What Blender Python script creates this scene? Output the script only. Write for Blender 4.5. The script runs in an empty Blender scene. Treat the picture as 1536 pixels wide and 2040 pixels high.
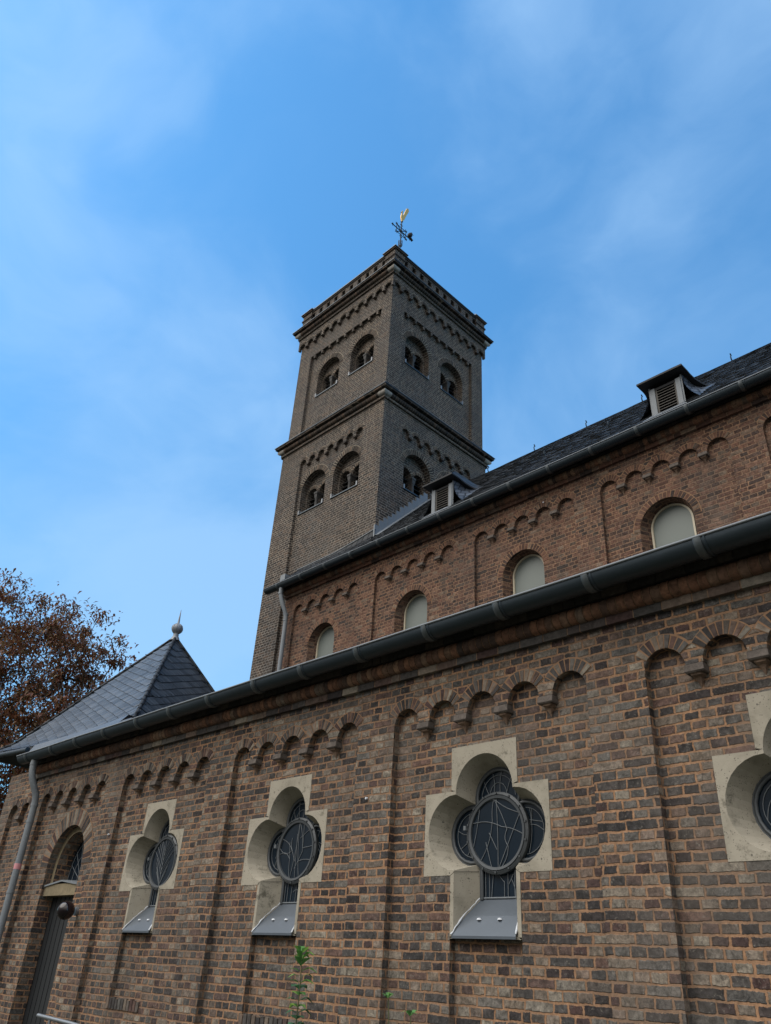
import bpy, bmesh, math, random
from math import pi, sin, cos, radians, sqrt
from mathutils import Vector, Matrix

random.seed(7)
scene = bpy.context.scene
COL = scene.collection

# ------------------------------------------------------------------ camera
cam_d = bpy.data.cameras.new("camera")
cam_d.sensor_fit = 'AUTO'
cam_d.sensor_width = 36.0
cam_d.lens = 27.318
cam_d.clip_start = 0.05
cam_d.clip_end = 2000.0
cam = bpy.data.objects.new("camera", cam_d)
COL.objects.link(cam)
cam.matrix_world = Matrix(((0.707347, 0.329250, 0.625504, 0),
                           (0.704596, -0.399284, -0.586614, 0),
                           (0.056611, 0.855667, -0.514421, 0),
                           (0, 0, 0, 1)))
scene.camera = cam

# ------------------------------------------------------------------ light
SUN_EL, SUN_AZ = 50.0, 205.0          # direction the light comes from (azimuth clockwise from +Y)
EXPOSURE = 0.5
sd = bpy.data.lights.new("sun", 'SUN')
sd.energy = 1.35
sd.angle = radians(60)
sd.color = (1.0, 0.95, 0.88)
sun = bpy.data.objects.new("sun", sd)
COL.objects.link(sun)
_sv = Vector((sin(radians(SUN_AZ)) * cos(radians(SUN_EL)), cos(radians(SUN_AZ)) * cos(radians(SUN_EL)), sin(radians(SUN_EL))))
sun.rotation_euler = _sv.to_track_quat('Z', 'Y').to_euler()
sun.location = (0, -10, 30)

world = bpy.data.worlds.new("World")
scene.world = world
world.use_nodes = True
vs = scene.view_settings
vs.view_transform = 'Standard'
vs.look = 'None'
vs.exposure = EXPOSURE
vs.gamma = 1.0
vs.use_curve_mapping = False


class NT:
    """tiny helper for node trees"""
    def __init__(s, tree):
        s.t = tree
        s.n = tree.nodes
        s.l = tree.links

    def _set(s, sock, v):
        if v is None:
            return
        if isinstance(v, bpy.types.NodeSocket):
            s.l.new(v, sock)
        else:
            try:
                sock.default_value = v
            except Exception:
                sock.default_value = (v, v, v)

    def m(s, op, a, b=None, c=None, clamp=False):
        n = s.n.new('ShaderNodeMath')
        n.operation = op
        n.use_clamp = clamp
        for i, v in enumerate((a, b, c)):
            if v is not None:
                s._set(n.inputs[i], v)
        return n.outputs[0]

    def vm(s, op, a, b=None, scale=None):
        n = s.n.new('ShaderNodeVectorMath')
        n.operation = op
        s._set(n.inputs[0], a)
        if b is not None:
            s._set(n.inputs[1], b)
        if scale is not None:
            s._set(n.inputs['Scale'], scale)
        return n.outputs['Value'] if op in ('DOT_PRODUCT', 'LENGTH', 'DISTANCE') else n.outputs[0]

    def sep(s, v):
        n = s.n.new('ShaderNodeSeparateXYZ')
        s._set(n.inputs[0], v)
        return n.outputs[0], n.outputs[1], n.outputs[2]

    def comb(s, x, y, z):
        n = s.n.new('ShaderNodeCombineXYZ')
        for i, v in enumerate((x, y, z)):
            s._set(n.inputs[i], v)
        return n.outputs[0]

    def noise(s, v, scale=5, detail=4, rough=.55, dist=0.0):
        n = s.n.new('ShaderNodeTexNoise')
        s._set(n.inputs['Vector'], v)
        n.inputs['Scale'].default_value = scale
        n.inputs['Detail'].default_value = detail
        n.inputs['Roughness'].default_value = rough
        n.inputs['Distortion'].default_value = dist
        return n.outputs[0], n.outputs[1]

    def voro(s, v, scale=5):
        n = s.n.new('ShaderNodeTexVoronoi')
        s._set(n.inputs['Vector'], v)
        n.inputs['Scale'].default_value = scale
        return n.outputs[0], n.outputs[1]

    def white(s, v, dim='3D', w=None):
        n = s.n.new('ShaderNodeTexWhiteNoise')
        n.noise_dimensions = dim
        if dim == '1D':
            s._set(n.inputs['W'], v)
        else:
            s._set(n.inputs['Vector'], v)
        return n.outputs[0], n.outputs[1]

    def ramp(s, f, stops, interp='LINEAR'):
        n = s.n.new('ShaderNodeValToRGB')
        cr = n.color_ramp
        cr.interpolation = interp
        while len(cr.elements) < len(stops):
            cr.elements.new(1.0)
        for e, (p, c) in zip(cr.elements, stops):
            e.position = p
            e.color = (c[0], c[1], c[2], 1)
        s._set(n.inputs[0], f)
        return n.outputs[0]

    def mix(s, f, a, b, typ='MIX'):
        n = s.n.new('ShaderNodeMix')
        n.data_type = 'RGBA'
        n.blend_type = typ
        s._set(n.inputs[0], f)
        for sock, v in ((n.inputs[6], a), (n.inputs[7], b)):
            if isinstance(v, (tuple, list)):
                v = (v[0], v[1], v[2], 1)
            s._set(sock, v)
        return n.outputs[2]

    def rng(s, v, a, b, c=0.0, d=1.0, smooth=True):
        n = s.n.new('ShaderNodeMapRange')
        n.interpolation_type = 'SMOOTHSTEP' if smooth else 'LINEAR'
        s._set(n.inputs[0], v)
        for i, x in enumerate((a, b, c, d)):
            s._set(n.inputs[i + 1], x)
        return n.outputs[0]

    def bump(s, h, strength=1.0, dist=1.0):
        n = s.n.new('ShaderNodeBump')
        n.inputs['Strength'].default_value = strength
        n.inputs['Distance'].default_value = dist
        s._set(n.inputs['Height'], h)
        return n.outputs[0]

    def geo(s):
        return s.n.new('ShaderNodeNewGeometry').outputs


# ------------------------------------------------------------------ sky
SKY_OFF = (3.1, 1.7, 0.4)


def build_sky():
    w = NT(world.node_tree)
    bg = next(n for n in w.n if n.type == 'BACKGROUND')
    sky = w.n.new('ShaderNodeTexSky')
    sky.sky_type = 'NISHITA'
    sky.sun_disc = False
    sky.sun_elevation = radians(SUN_EL)
    sky.sun_rotation = radians(SUN_AZ)
    sky.altitude = 50
    sky.air_density = 1.0
    sky.dust_density = 0.6
    sky.ozone_density = 2.0
    tc = w.n.new('ShaderNodeTexCoord')
    d = w.vm('NORMALIZE', tc.outputs['Generated'])
    x, y, z = w.sep(d)
    p = w.vm('MULTIPLY', d, (1.0, 1.0, 1.5))
    warp = w.noise(p, 2.0, 3, .5)[1]
    p2 = w.vm('ADD', p, w.vm('SCALE', w.vm('SUBTRACT', warp, (.5, .5, .5)), scale=.42))
    big = w.noise(w.vm('ADD', p2, SKY_OFF), 1.75, 5, .5)[0]
    fine = w.noise(p2, 6.0, 6, .6)[0]
    c = w.m('ADD', w.m('MULTIPLY', big, .80), w.m('MULTIPLY', fine, .20))
    cl = w.rng(c, .37, .68)
    base = w.mix(1.0, sky.outputs[0], (0.58, 1.16, 1.36), 'MULTIPLY')
    hz = w.rng(z, .0, .85, .66, 1.04)
    base = w.mix(1.0, base, w.comb(hz, hz, hz), 'MULTIPLY')
    cloud = (2.4, 3.72, 5.35)
    col = w.mix(w.m('MULTIPLY', cl, .54), base, cloud)
    # unseen bright grey fill added to the southern sky to light the walls
    wall_fill = w.rng(w.m('ADD', y, w.m('MULTIPLY', w.m('SUBTRACT', big, .5), .5)), .02, -.42)
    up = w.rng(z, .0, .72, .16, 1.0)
    col = w.mix(wall_fill, col, w.mix(1.0, (8.35, 7.95, 7.5), w.comb(up, up, up), 'MULTIPLY'))
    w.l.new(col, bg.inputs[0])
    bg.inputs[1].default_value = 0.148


build_sky()


# ------------------------------------------------------------------ materials
def mat_new(name):
    m = bpy.data.materials.new(name)
    m.use_nodes = True
    t = NT(m.node_tree)
    b = next(n for n in t.n if n.type == 'BSDF_PRINCIPLED')
    return m, t, b


def brick_mat(name, h, L, mort, cols, mcol, seed=0.0, dist=.014, edge=.019, mott=.72, stain=.35, stain_col=(.05, .05, .05), bumpk=1.0, rough=.9, pale=(.34, .32, .28)):
    m, t, b = mat_new(name)
    g = t.geo()
    P, TN = g['Position'], g['True Normal']
    x, y, z = t.sep(P)
    nx, ny, nz = t.sep(TN)
    nx, ny, nz = (t.m('ABSOLUTE', v) for v in (nx, ny, nz))
    flat = t.m('GREATER_THAN', nz, .8)
    selx = t.m('MAXIMUM', t.m('GREATER_THAN', ny, nx), flat)
    u = t.m('ADD', t.m('MULTIPLY', x, selx), t.m('MULTIPLY', y, t.m('SUBTRACT', 1.0, selx)))
    v = t.m('ADD', t.m('MULTIPLY', y, flat), t.m('MULTIPLY', z, t.m('SUBTRACT', 1.0, flat)))
    n1x, n1y, _ = t.sep(t.vm('SUBTRACT', t.noise(P, 16, 2, .5)[1], (.5, .5, .5)))
    n2x, n2y, _ = t.sep(t.vm('SUBTRACT', t.noise(P, 2.3, 2, .5)[1], (.5, .5, .5)))
    u = t.m('ADD', u, t.m('ADD', t.m('MULTIPLY', n1x, dist * 1.6), t.m('MULTIPLY', n2x, .03)))
    v = t.m('ADD', v, t.m('ADD', t.m('MULTIPLY', n1y, dist), t.m('MULTIPLY', n2y, .022)))
    vr = t.m('DIVIDE', v, h)
    row = t.m('FLOOR', vr)
    fv = t.m('MULTIPLY', t.m('FRACT', vr), h)
    par = t.m('FLOORED_MODULO', row, 2.0)
    rr = t.white(t.m('ADD', row, seed + 3.17), '1D')[0]
    u2 = t.m('ADD', u, t.m('ADD', t.m('MULTIPLY', par, L * .25), t.m('MULTIPLY', rr, L * .22)))
    cell = t.m('FLOOR', t.m('DIVIDE', u2, L))
    w1 = t.white(t.comb(cell, row, seed))[0]
    split = t.m('MAXIMUM', t.m('GREATER_THAN', par, .5), t.m('LESS_THAN', w1, .42))
    ln = t.m('MULTIPLY', L, t.m('SUBTRACT', 1.0, t.m('MULTIPLY', split, .5)))
    ul = t.m('DIVIDE', u2, ln)
    col = t.m('FLOOR', ul)
    fu = t.m('MULTIPLY', t.m('FRACT', ul), ln)
    r1, rc = t.white(t.comb(col, row, t.m('ADD', split, seed)))
    d = t.m('MINIMUM', t.m('MINIMUM', fu, t.m('SUBTRACT', ln, fu)), t.m('MINIMUM', fv, t.m('SUBTRACT', h, fv)))
    en = t.m('SUBTRACT', t.noise(P, 48, 3, .6)[0], .5)
    rx, ry, rz = t.sep(rc)
    d = t.m('ADD', d, t.m('MULTIPLY', en, edge))
    d = t.m('ADD', d, t.m('MULTIPLY', t.m('SUBTRACT', ry, .5), mort * .35))
    mask = t.rng(d, mort * .5 - .0022, mort * .5 + .0035)
    bc = t.ramp(r1, cols)
    PB = t.vm('ADD', P, t.vm('SCALE', rc, scale=7.0))          # every brick its own burn marks
    mo = t.noise(P, 38, 5, .75)[0]
    mb = t.noise(PB, 13, 6, .72, .6)[0]
    kb = t.rng(mb, .30, .70, 1.0 - mott, 1.0 + mott * .75, False)
    k = t.m('MULTIPLY', kb, t.rng(mo, .30, .70, .52, 1.5, False))
    bc = t.mix(1.0, bc, t.comb(k, k, k), 'MULTIPLY')
    ef = t.rng(t.noise(PB, 30, 6, .8)[0], .55, .70)
    bc = t.mix(t.m('MULTIPLY', ef, .58), bc, pale)
    bk = t.rng(t.noise(PB, 15, 6, .78, 1.0)[0], .55, .68)
    bc = t.mix(t.m('MULTIPLY', bk, .75), bc, (.028, .027, .028))
    mk = t.rng(t.noise(P, 19, 6, .75)[0], .3, .7, .55, 1.5, False)
    mc = t.mix(1.0, (mcol[0], mcol[1], mcol[2]), t.comb(mk, mk, mk), 'MULTIPLY')
    # smeared / dirty pointing in places
    sm = t.rng(t.noise(P, .9, 7, .72)[0], .36, .62)
    mc = t.mix(t.m('MULTIPLY', sm, .72), mc, (mcol[0] * .50, mcol[1] * .60, mcol[2] * .75))
    lp = t.rng(t.noise(P, 31, 4, .6)[0], .60, .70)
    mc = t.mix(t.m('MULTIPLY', lp, .5), mc, (mcol[0] * 1.25, mcol[1] * 1.3, mcol[2] * 1.35))
    c = t.mix(mask, mc, bc)
    st = t.rng(t.noise(P, .75, 6, .68)[0], .46, .78)
    c = t.mix(t.m('MULTIPLY', st, stain), c, stain_col)
    sk = t.rng(t.noise(t.vm('MULTIPLY', P, (4.5, 4.5, .55)), 1.0, 5, .62)[0], .52, .72)
    c = t.mix(t.m('MULTIPLY', sk, stain * .9), c, (.060, .056, .052))
    rp = t.rng(t.noise(P, .45, 4, .6)[0], .54, .66)
    c = t.mix(t.m('MULTIPLY', rp, .22), c, (.20, .175, .150))
    st2 = t.rng(t.noise(P, 3.7, 4, .7)[0], .60, .80)
    c = t.mix(t.m('MULTIPLY', st2, stain * .6), c, (.30, .29, .26))
    t.l.new(c, b.inputs['Base Color'])
    b.inputs['Roughness'].default_value = rough
    b.inputs['Specular IOR Level'].default_value = .25
    hgt = t.m('ADD', t.m('MULTIPLY', mask, .007), t.m('ADD', t.m('MULTIPLY', t.m('ADD', mo, mb), .0045), t.m('MULTIPLY', t.m('MULTIPLY', rx, mask), .005)))
    t.l.new(t.bump(hgt, .9 * bumpk, 1.0), b.inputs['Normal'])
    return m


def unit_mat(name, cols, mott=.5, rough=.9, bump=.006, rnd=True, scale=26, stain=.3, spec=.25):
    """one colour per loose piece plus weathering"""
    m, t, b = mat_new(name)
    g = t.geo()
    P = g['Position']
    r = g['Random Per Island'] if rnd else t.noise(P, 2.0, 3, .5)[0]
    c = t.ramp(r, cols)
    if rnd:
        P = t.vm('ADD', P, t.comb(t.m('MULTIPLY', r, 9.0), t.m('MULTIPLY', r, 5.0), 0.0))
    mo = t.noise(P, scale * .6, 6, .72, .5)[0]
    k = t.rng(mo, .30, .70, 1.0 - mott, 1.0 + mott * .8, False)
    c = t.mix(1.0, c, t.comb(k, k, k), 'MULTIPLY')
    ef = t.rng(t.noise(P, 23, 5, .75)[0], .60, .74)
    c = t.mix(t.m('MULTIPLY', ef, .3), c, (.30, .27, .23))
    st = t.rng(t.noise(P, 1.6, 6, .68)[0], .46, .78)
    c = t.mix(t.m('MULTIPLY', st, stain), c, (.045, .043, .04))
    t.l.new(c, b.inputs['Base Color'])
    b.inputs['Roughness'].default_value = rough
    b.inputs['Specular IOR Level'].default_value = spec
    t.l.new(t.bump(t.m('MULTIPLY', mo, bump), .9, 1.0), b.inputs['Normal'])
    return m


def metal_mat(name, col, metallic=.5, rough=.42, var=.35, streak=(3, 3, 3), light=None):
    m, t, b = mat_new(name)
    P = t.vm('MULTIPLY', t.geo()['Position'], streak)
    n = t.noise(P, 1.0, 6, .65)[0]
    n2 = t.noise(P, 7.0, 4, .6)[0]
    k = t.m('ADD', 1.0 - var * .5, t.m('MULTIPLY', t.m('ADD', t.m('MULTIPLY', n, .65), t.m('MULTIPLY', n2, .35)), var))
    c = t.mix(1.0, col, t.comb(k, k, k), 'MULTIPLY')
    if light:
        c = t.mix(t.m('MULTIPLY', t.rng(n2, .55, .75), .4), c, light)
    t.l.new(c, b.inputs['Base Color'])
    b.inputs['Metallic'].default_value = metallic
    t.l.new(t.m('ADD', rough - .08, t.m('MULTIPLY', n2, .2)), b.inputs['Roughness'])
    t.l.new(t.bump(t.m('MULTIPLY', n, .004), .5, 1.0), b.inputs['Normal'])
    return m


def slate_mat(name, e1, e2, a1, h1, a2, h2, col=(.030, .036, .046), lichen=0.0, rough=.42):
    m, t, b = mat_new(name)
    P = t.geo()['Position']
    wob = t.vm('SCALE', t.vm('SUBTRACT', t.noise(P, 3.0, 3, .5)[1], (.5, .5, .5)), scale=.05)
    Q = t.vm('ADD', P, wob)
    u = t.vm('DOT_PRODUCT', Q, e1)
    w = t.vm('DOT_PRODUCT', Q, e2)

    def fam(a, h):
        v = t.m('ADD', t.m('MULTIPLY', u, -sin(radians(a))), t.m('MULTIPLY', w, cos(radians(a))))
        return t.m('DIVIDE', v, h)
    v1 = fam(a1, h1)
    r1 = t.m('FLOOR', v1)
    off = t.m('MULTIPLY', t.white(r1, '1D')[0], .6)
    v2 = t.m('ADD', fam(a2, h2), off)
    r2 = t.m('FLOOR', v2)
    f1, f2 = t.m('FRACT', v1), t.m('FRACT', v2)
    rnd = t.white(t.comb(r1, r2, 1.7))[0]
    line = t.m('MINIMUM', t.rng(f1, .02, .22), t.m('ADD', .15, t.m('MULTIPLY', t.rng(f2, .02, .30), .85)))
    n = t.noise(P, 18, 4, .6)[0]
    k = t.m('MULTIPLY', t.m('ADD', .12, t.m('MULTIPLY', line, .88)), t.m('ADD', .62, t.m('ADD', t.m('MULTIPLY', rnd, .55), t.m('MULTIPLY', n, .35))))
    c = t.mix(1.0, col, t.comb(k, k, k), 'MULTIPLY')
    if lichen:
        li = t.rng(t.noise(P, 5.0, 6, .7)[0], .60, .72)
        c = t.mix(t.m('MULTIPLY', li, lichen), c, (.12, .12, .09))
    t.l.new(c, b.inputs['Base Color'])
    t.l.new(t.m('ADD', rough - .1, t.m('MULTIPLY', rnd, .22)), b.inputs['Roughness'])
    t.l.new(t.m('MULTIPLY', line, .3), b.inputs['Specular IOR Level'])
    hh = t.m('ADD', t.m('MULTIPLY', t.m('SUBTRACT', 1.0, f1), .010), t.m('ADD', t.m('MULTIPLY', rnd, .008), t.m('MULTIPLY', f2, .004)))
    t.l.new(t.bump(t.m('ADD', hh, t.m('MULTIPLY', n, .003)), .8, 1.0), b.inputs['Normal'])
    return m


def plain_mat(name, col, rough=.6, metallic=0.0, spec=.5, var=.2, scale=6):
    m, t, b = mat_new(name)
    P = t.geo()['Position']
    n = t.noise(P, scale, 5, .6)[0]
    k = t.m('ADD', 1 - var * .5, t.m('MULTIPLY', n, var))
    t.l.new(t.mix(1.0, col, t.comb(k, k, k), 'MULTIPLY'), b.inputs['Base Color'])
    b.inputs['Roughness'].default_value = rough
    b.inputs['Metallic'].default_value = metallic
    b.inputs['Specular IOR Level'].default_value = spec
    return m


def stone_mat(name):
    m, t, b = mat_new(name)
    P = t.geo()['Position']
    x, y, z = t.sep(P)
    n = t.noise(P, 9, 5, .6)[0]
    c = t.mix(n, (.33, .305, .25), (.415, .385, .32))
    gr = t.rng(t.noise(P, 2.6, 5, .65)[0], .45, .72)
    c = t.mix(t.m('MULTIPLY', gr, .7), c, (.22, .205, .165))
    pd = t.voro(P, 55)[0]
    pn = t.noise(P, 14, 2, .5)[0]
    pit = t.m('MULTIPLY', t.m('LESS_THAN', pd, .21), t.m('GREATER_THAN', pn, .50))
    pd2 = t.voro(P, 17)[0]
    pit2 = t.m('MULTIPLY', t.m('LESS_THAN', pd2, .15), t.m('GREATER_THAN', pn, .56))
    pit = t.m('MAXIMUM', pit, pit2)
    c = t.mix(t.m('MULTIPLY', pit, .8), c, (.12, .115, .10))
    moss = t.rng(t.noise(P, 5, 7, .78)[0], .54, .70)
    c = t.mix(t.m('MULTIPLY', moss, .8), c, (.085, .082, .062))
    t.l.new(c, b.inputs['Base Color'])
    b.inputs['Roughness'].default_value = .9
    b.inputs['Specular IOR Level'].default_value = .2
    hgt = t.m('SUBTRACT', t.m('MULTIPLY', t.noise(P, 60, 3, .6)[0], .002), t.m('MULTIPLY', pit, .006))
    t.l.new(t.bump(hgt, .9, 1.0), b.inputs['Normal'])
    return m


A_COLS = [(0, (.034, .031, .032)), (.12, (.092, .085, .081)), (.24, (.165, .130, .104)), (.34, (.085, .052, .048)), (.44, (.038, .036, .038)), (.52, (.125, .120, .112)),
          (.62, (.215, .175, .138)), (.70, (.060, .056, .056)), (.78, (.135, .083, .068)), (.86, (.27, .24, .195)), (.93, (.10, .095, .092)), (1, (.040, .034, .034))]
C_COLS = [(0, (.040, .029, .027)), (.2, (.118, .062, .046)), (.36, (.175, .092, .064)), (.48, (.058, .042, .038)), (.62, (.20, .115, .080)),
          (.76, (.135, .070, .050)), (.88, (.045, .036, .034)), (.94, (.22, .16, .118)), (1, (.088, .05, .040))]
T_COLS = [(0, (.022, .020, .020)), (.25, (.050, .042, .037)), (.45, (.084, .062, .050)), (.62, (.032, .029, .028)), (.8, (.062, .050, .043)), (.9, (.125, .085, .062)), (1, (.040, .037, .036))]
MB_AISLE = brick_mat("aisle_brick", .0788, .272, .0175, A_COLS, (.325, .190, .110), 1.0, stain=.42)
MB_CLER = brick_mat("clerestory_brick", .0788, .262, .0155, C_COLS, (.275, .165, .103), 5.0, stain=.42)
MB_TOW = brick_mat("tower_brick", .0755, .262, .0165, T_COLS, (.30, .258, .212), 9.0, dist=.007, edge=.012, stain=.42, stain_col=(.07, .062, .055), mott=.4)
MU_AISLE = unit_mat("aisle_unit_brick", A_COLS)
MU_ROLL = unit_mat("rolled_cornice_brick", [(0, (.070, .050, .043)), (.25, (.20, .105, .07)), (.5, (.28, .145, .09)), (.7, (.115, .075, .06)), (.85, (.31, .19, .125)), (1, (.18, .145, .12))], stain=.75, mott=.6)
MU_CLER = unit_mat("clerestory_unit_brick", C_COLS)
MU_TOW = unit_mat("tower_unit_brick", T_COLS)
M_MORT = plain_mat("orange_mortar", (.27, .168, .105), .95, spec=.1, var=.6, scale=14)
M_MORTD = plain_mat("dirty_mortar", (.25, .17, .115), .95, spec=.1, var=.6, scale=14)
M_MORTT = plain_mat("pale_mortar", (.34, .295, .235), .95, spec=.1, var=.5, scale=14)
M_DARKB = unit_mat("gutter_shade_brick", [(0, (.035, .033, .034)), (.5, (.06, .052, .048)), (1, (.10, .078, .065))], stain=.5)  # cornice course under the gutters, their shadow put into its colour
M_CORB = unit_mat("corbel_stone", [(0, (.065, .06, .06)), (.5, (.12, .105, .095)), (1, (.20, .16, .14))], stain=.4)
M_STONE = stone_mat("cream_stone")
M_PALEST = unit_mat("pale_corner_stone", [(0, (.30, .29, .27)), (1, (.40, .38, .35))], stain=.2)
M_GUT = metal_mat("weathered_zinc", (.044, .061, .077), .55, .40, .5, (1.2, 4, 4))
M_GUT2 = metal_mat("zinc_joint", (.10, .118, .13), .5, .42, .4, (4, 4, 4))
M_ZINC = metal_mat("pale_zinc", (.24, .26, .285), .3, .55, .3, (6, 6, 2))
M_SILL = metal_mat("sill_zinc", (.10, .122, .150), .35, .42, .35, (5, 5, 5))
M_LEADW = metal_mat("lead_flashing", (.20, .225, .25), .25, .58, .4, (5, 5, 5), (.42, .45, .48))
M_WHITE = plain_mat("sealant_white", (.62, .66, .72), .6, var=.5, scale=30)
M_FRAMEW = plain_mat("ivory_frame", (.55, .50, .38), .5, var=.15)
M_FROST = plain_mat("frosted_glass", (.150, .178, .168), .4, spec=.35, var=.14, scale=2)
M_GLASS = plain_mat("dark_leaded_glass", (.010, .019, .031), .10, spec=.2, var=.5, scale=5)
M_CAME = plain_mat("lead_came", (.15, .17, .19), .6)
M_RING = metal_mat("window_iron", (.070, .080, .090), .2, .45, .3, (6, 6, 6))
M_DOOR = plain_mat("dark_door", (.017, .021, .025), .5, var=.35, scale=4)
M_LINT = unit_mat("sand_lintel", [(0, (.24, .20, .13)), (1, (.24, .20, .13))], rnd=False, mott=.3)
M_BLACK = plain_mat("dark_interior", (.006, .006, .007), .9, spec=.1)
M_WOOD = plain_mat("weathered_louvre_wood", (.095, .09, .083), .8, var=.6, scale=12)
M_GREYP = plain_mat("grey_dormer_frame", (.17, .195, .22), .6, var=.45, scale=9)
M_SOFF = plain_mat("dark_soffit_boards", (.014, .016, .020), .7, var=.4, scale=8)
M_COLST = plain_mat("belfry_column_stone", (.055, .055, .056), .8, var=.4, scale=9)
M_IRON = plain_mat("blackened_iron", (.02, .035, .05), .6, .4, var=.4)
M_GOLD = plain_mat("gilt_copper", (.72, .46, .12), .42, .35, var=.3, scale=12)
M_BIRD = plain_mat("dark_feathers", (.010, .011, .016), .7, var=.4)
M_GLOBE = plain_mat("plum_globe_glass", (.009, .005, .007), .09, spec=.6, var=.3)
M_PIPEP = plain_mat("pink_sticker", (.60, .27, .30), .6)
M_RAIL = metal_mat("galvanised_rail", (.30, .33, .36), .7, .4, .3, (4, 4, 4))
S = radians(45.76)
M_SLATE = slate_mat("nave_slate", (1, 0, 0), (0, cos(S), sin(S)), 3, .15, 62, .17, col=(.024, .028, .033), lichen=.4, rough=.62)
M_SLATE_F = slate_mat("pavilion_slate_lit", (1, 0, 0), (0, .5715, .8206), -19, .23, 52, .15, col=(.060, .078, .100), rough=.30)  # front slope, the blue light on it put into the colour
M_SLATE_R = slate_mat("pavilion_slate_shaded", (-.2577, .9662, 0), (-.5975, -.1593, .7859), 26, .25, -42, .16, col=(.036, .044, .054), lichen=.35)  # side slope of the same roof, its shade put into the base colour
M_SLATE_C = slate_mat("cheek_slate", (0, 1, 0), (0, 0, 1), 12, .11, 60, .12, col=(.085, .10, .125), rough=.4)


# ------------------------------------------------------------------ mesh builder
class MB:
    def __init__(s):
        s.v, s.f, s.mi, s.sm, s.mats = [], [], [], [], []

    def _m(s, mat):
        if mat not in s.mats:
            s.mats.append(mat)
        return s.mats.index(mat)

    def poly(s, pts, mat, smooth=False):
        b = len(s.v)
        s.v.extend([tuple(p) for p in pts])
        s.f.append(list(range(b, b + len(pts))))
        s.mi.append(s._m(mat))
        s.sm.append(smooth)

    def box(s, x0, x1, y0, y1, z0, z1, mat):
        s.hexa([(x0, y0, z0), (x1, y0, z0), (x1, y1, z0), (x0, y1, z0), (x0, y0, z1), (x1, y0, z1), (x1, y1, z1), (x0, y1, z1)], mat)

    def hexa(s, p, mat):
        b = len(s.v)
        s.v.extend([tuple(q) for q in p])
        for q in ((0, 3, 2, 1), (4, 5, 6, 7), (0, 1, 5, 4), (1, 2, 6, 5), (2, 3, 7, 6), (3, 0, 4, 7)):
            s.f.append([b + i for i in q])
            s.mi.append(s._m(mat))
            s.sm.append(False)

    def grid(s, rows, mat, smooth=True, close=False):
        """rows: list of equal-length point lists"""
        b = len(s.v)
        n = len(rows[0])
        for r in rows:
            s.v.extend([tuple(p) for p in r])
        mi = s._m(mat)
        for i in range(len(rows) - 1):
            for j in range(n if close else n - 1):
                k = (j + 1) % n
                s.f.append([b + i * n + j, b + i * n + k, b + (i + 1) * n + k, b + (i + 1) * n + j])
                s.mi.append(mi)
                s.sm.append(smooth)

    def tube(s, pts, r, mat, n=8, caps=True):
        pts = [Vector(p) for p in pts]
        rs = r if isinstance(r, (list, tuple)) else [r] * len(pts)
        rows = []
        ref = None
        for i, p in enumerate(pts):
            d = (pts[min(i + 1, len(pts) - 1)] - pts[max(i - 1, 0)]).normalized()
            if ref is None:
                ref = Vector((0, 0, 1)) if abs(d.z) < .9 else Vector((1, 0, 0))
            a = d.cross(ref).normalized()
            c = a.cross(d).normalized()
            ref = c
            rows.append([p + (a * cos(2 * pi * k / n) + c * sin(2 * pi * k / n)) * rs[i] for k in range(n)])
        s.grid(rows, mat, True, True)
        if caps:
            s.poly(rows[0][::-1], mat)
            s.poly(rows[-1], mat)

    def lathe(s, prof, o, mat, n=20):
        s.grid([[(o[0] + r * cos(2 * pi * k / n), o[1] + r * sin(2 * pi * k / n), o[2] + z) for k in range(n)] for r, z in prof], mat, True, True)

    def mesh(s, name):
        me = bpy.data.meshes.new(name)
        me.from_pydata(s.v, [], s.f)
        for m in s.mats:
            me.materials.append(m)
        me.polygons.foreach_set('material_index', s.mi)
        me.polygons.foreach_set('use_smooth', s.sm)
        me.update()
        return me


def ploc(o):
    return Vector(o['_w']) if '_w' in o else Vector((0, 0, 0))


def obj(name, mb, parent=None, loc=(0, 0, 0), label=None, rotz=0.0):
    """link one mesh object; vertices are world coordinates relative to loc"""
    me = mb if isinstance(mb, bpy.types.Mesh) else mb.mesh(name)
    o = bpy.data.objects.new(name, me)
    COL.objects.link(o)
    o.location = loc
    o.rotation_euler = (0, 0, rotz)
    if parent is not None:
        o.parent = parent
        if parent.type == 'EMPTY':
            o.matrix_parent_inverse = Matrix.Translation(-parent.location)
    if label:
        o['label'] = label
    return o


def thing(name, label, cat, loc, group=None):
    o = bpy.data.objects.new(name, None)
    o.empty_display_size = .3
    COL.objects.link(o)
    o.location = loc
    o['label'] = label
    o['category'] = cat
    if group:
        o['group'] = group
    return o


def tag(o, label, cat, group=None, kind=None):
    if label:
        o['label'] = label
    if cat:
        o['category'] = cat
    if group:
        o['group'] = group
    if kind:
        o['kind'] = kind


def dup_part(src, loc, rotz=None):
    """copy of a part and its sub-parts under the same thing"""
    c = src.copy()
    COL.objects.link(c)
    c.location = loc
    if rotz is not None:
        c.rotation_euler = (0, 0, rotz)
    for ch in list(src.children):
        d = ch.copy()
        COL.objects.link(d)
        d.parent = c
    return c


# facade helpers: T maps (u along, d inward, z) to the world
def TS(y0):
    return lambda u, d, z: (u, y0 + d, z)


def TE(x0):
    return lambda u, d, z: (x0 - d, u, z)


def arc(uc, zs, r, n=18):
    return [(uc - r * cos(pi * i / n), zs + r * sin(pi * i / n)) for i in range(n + 1)]


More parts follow.
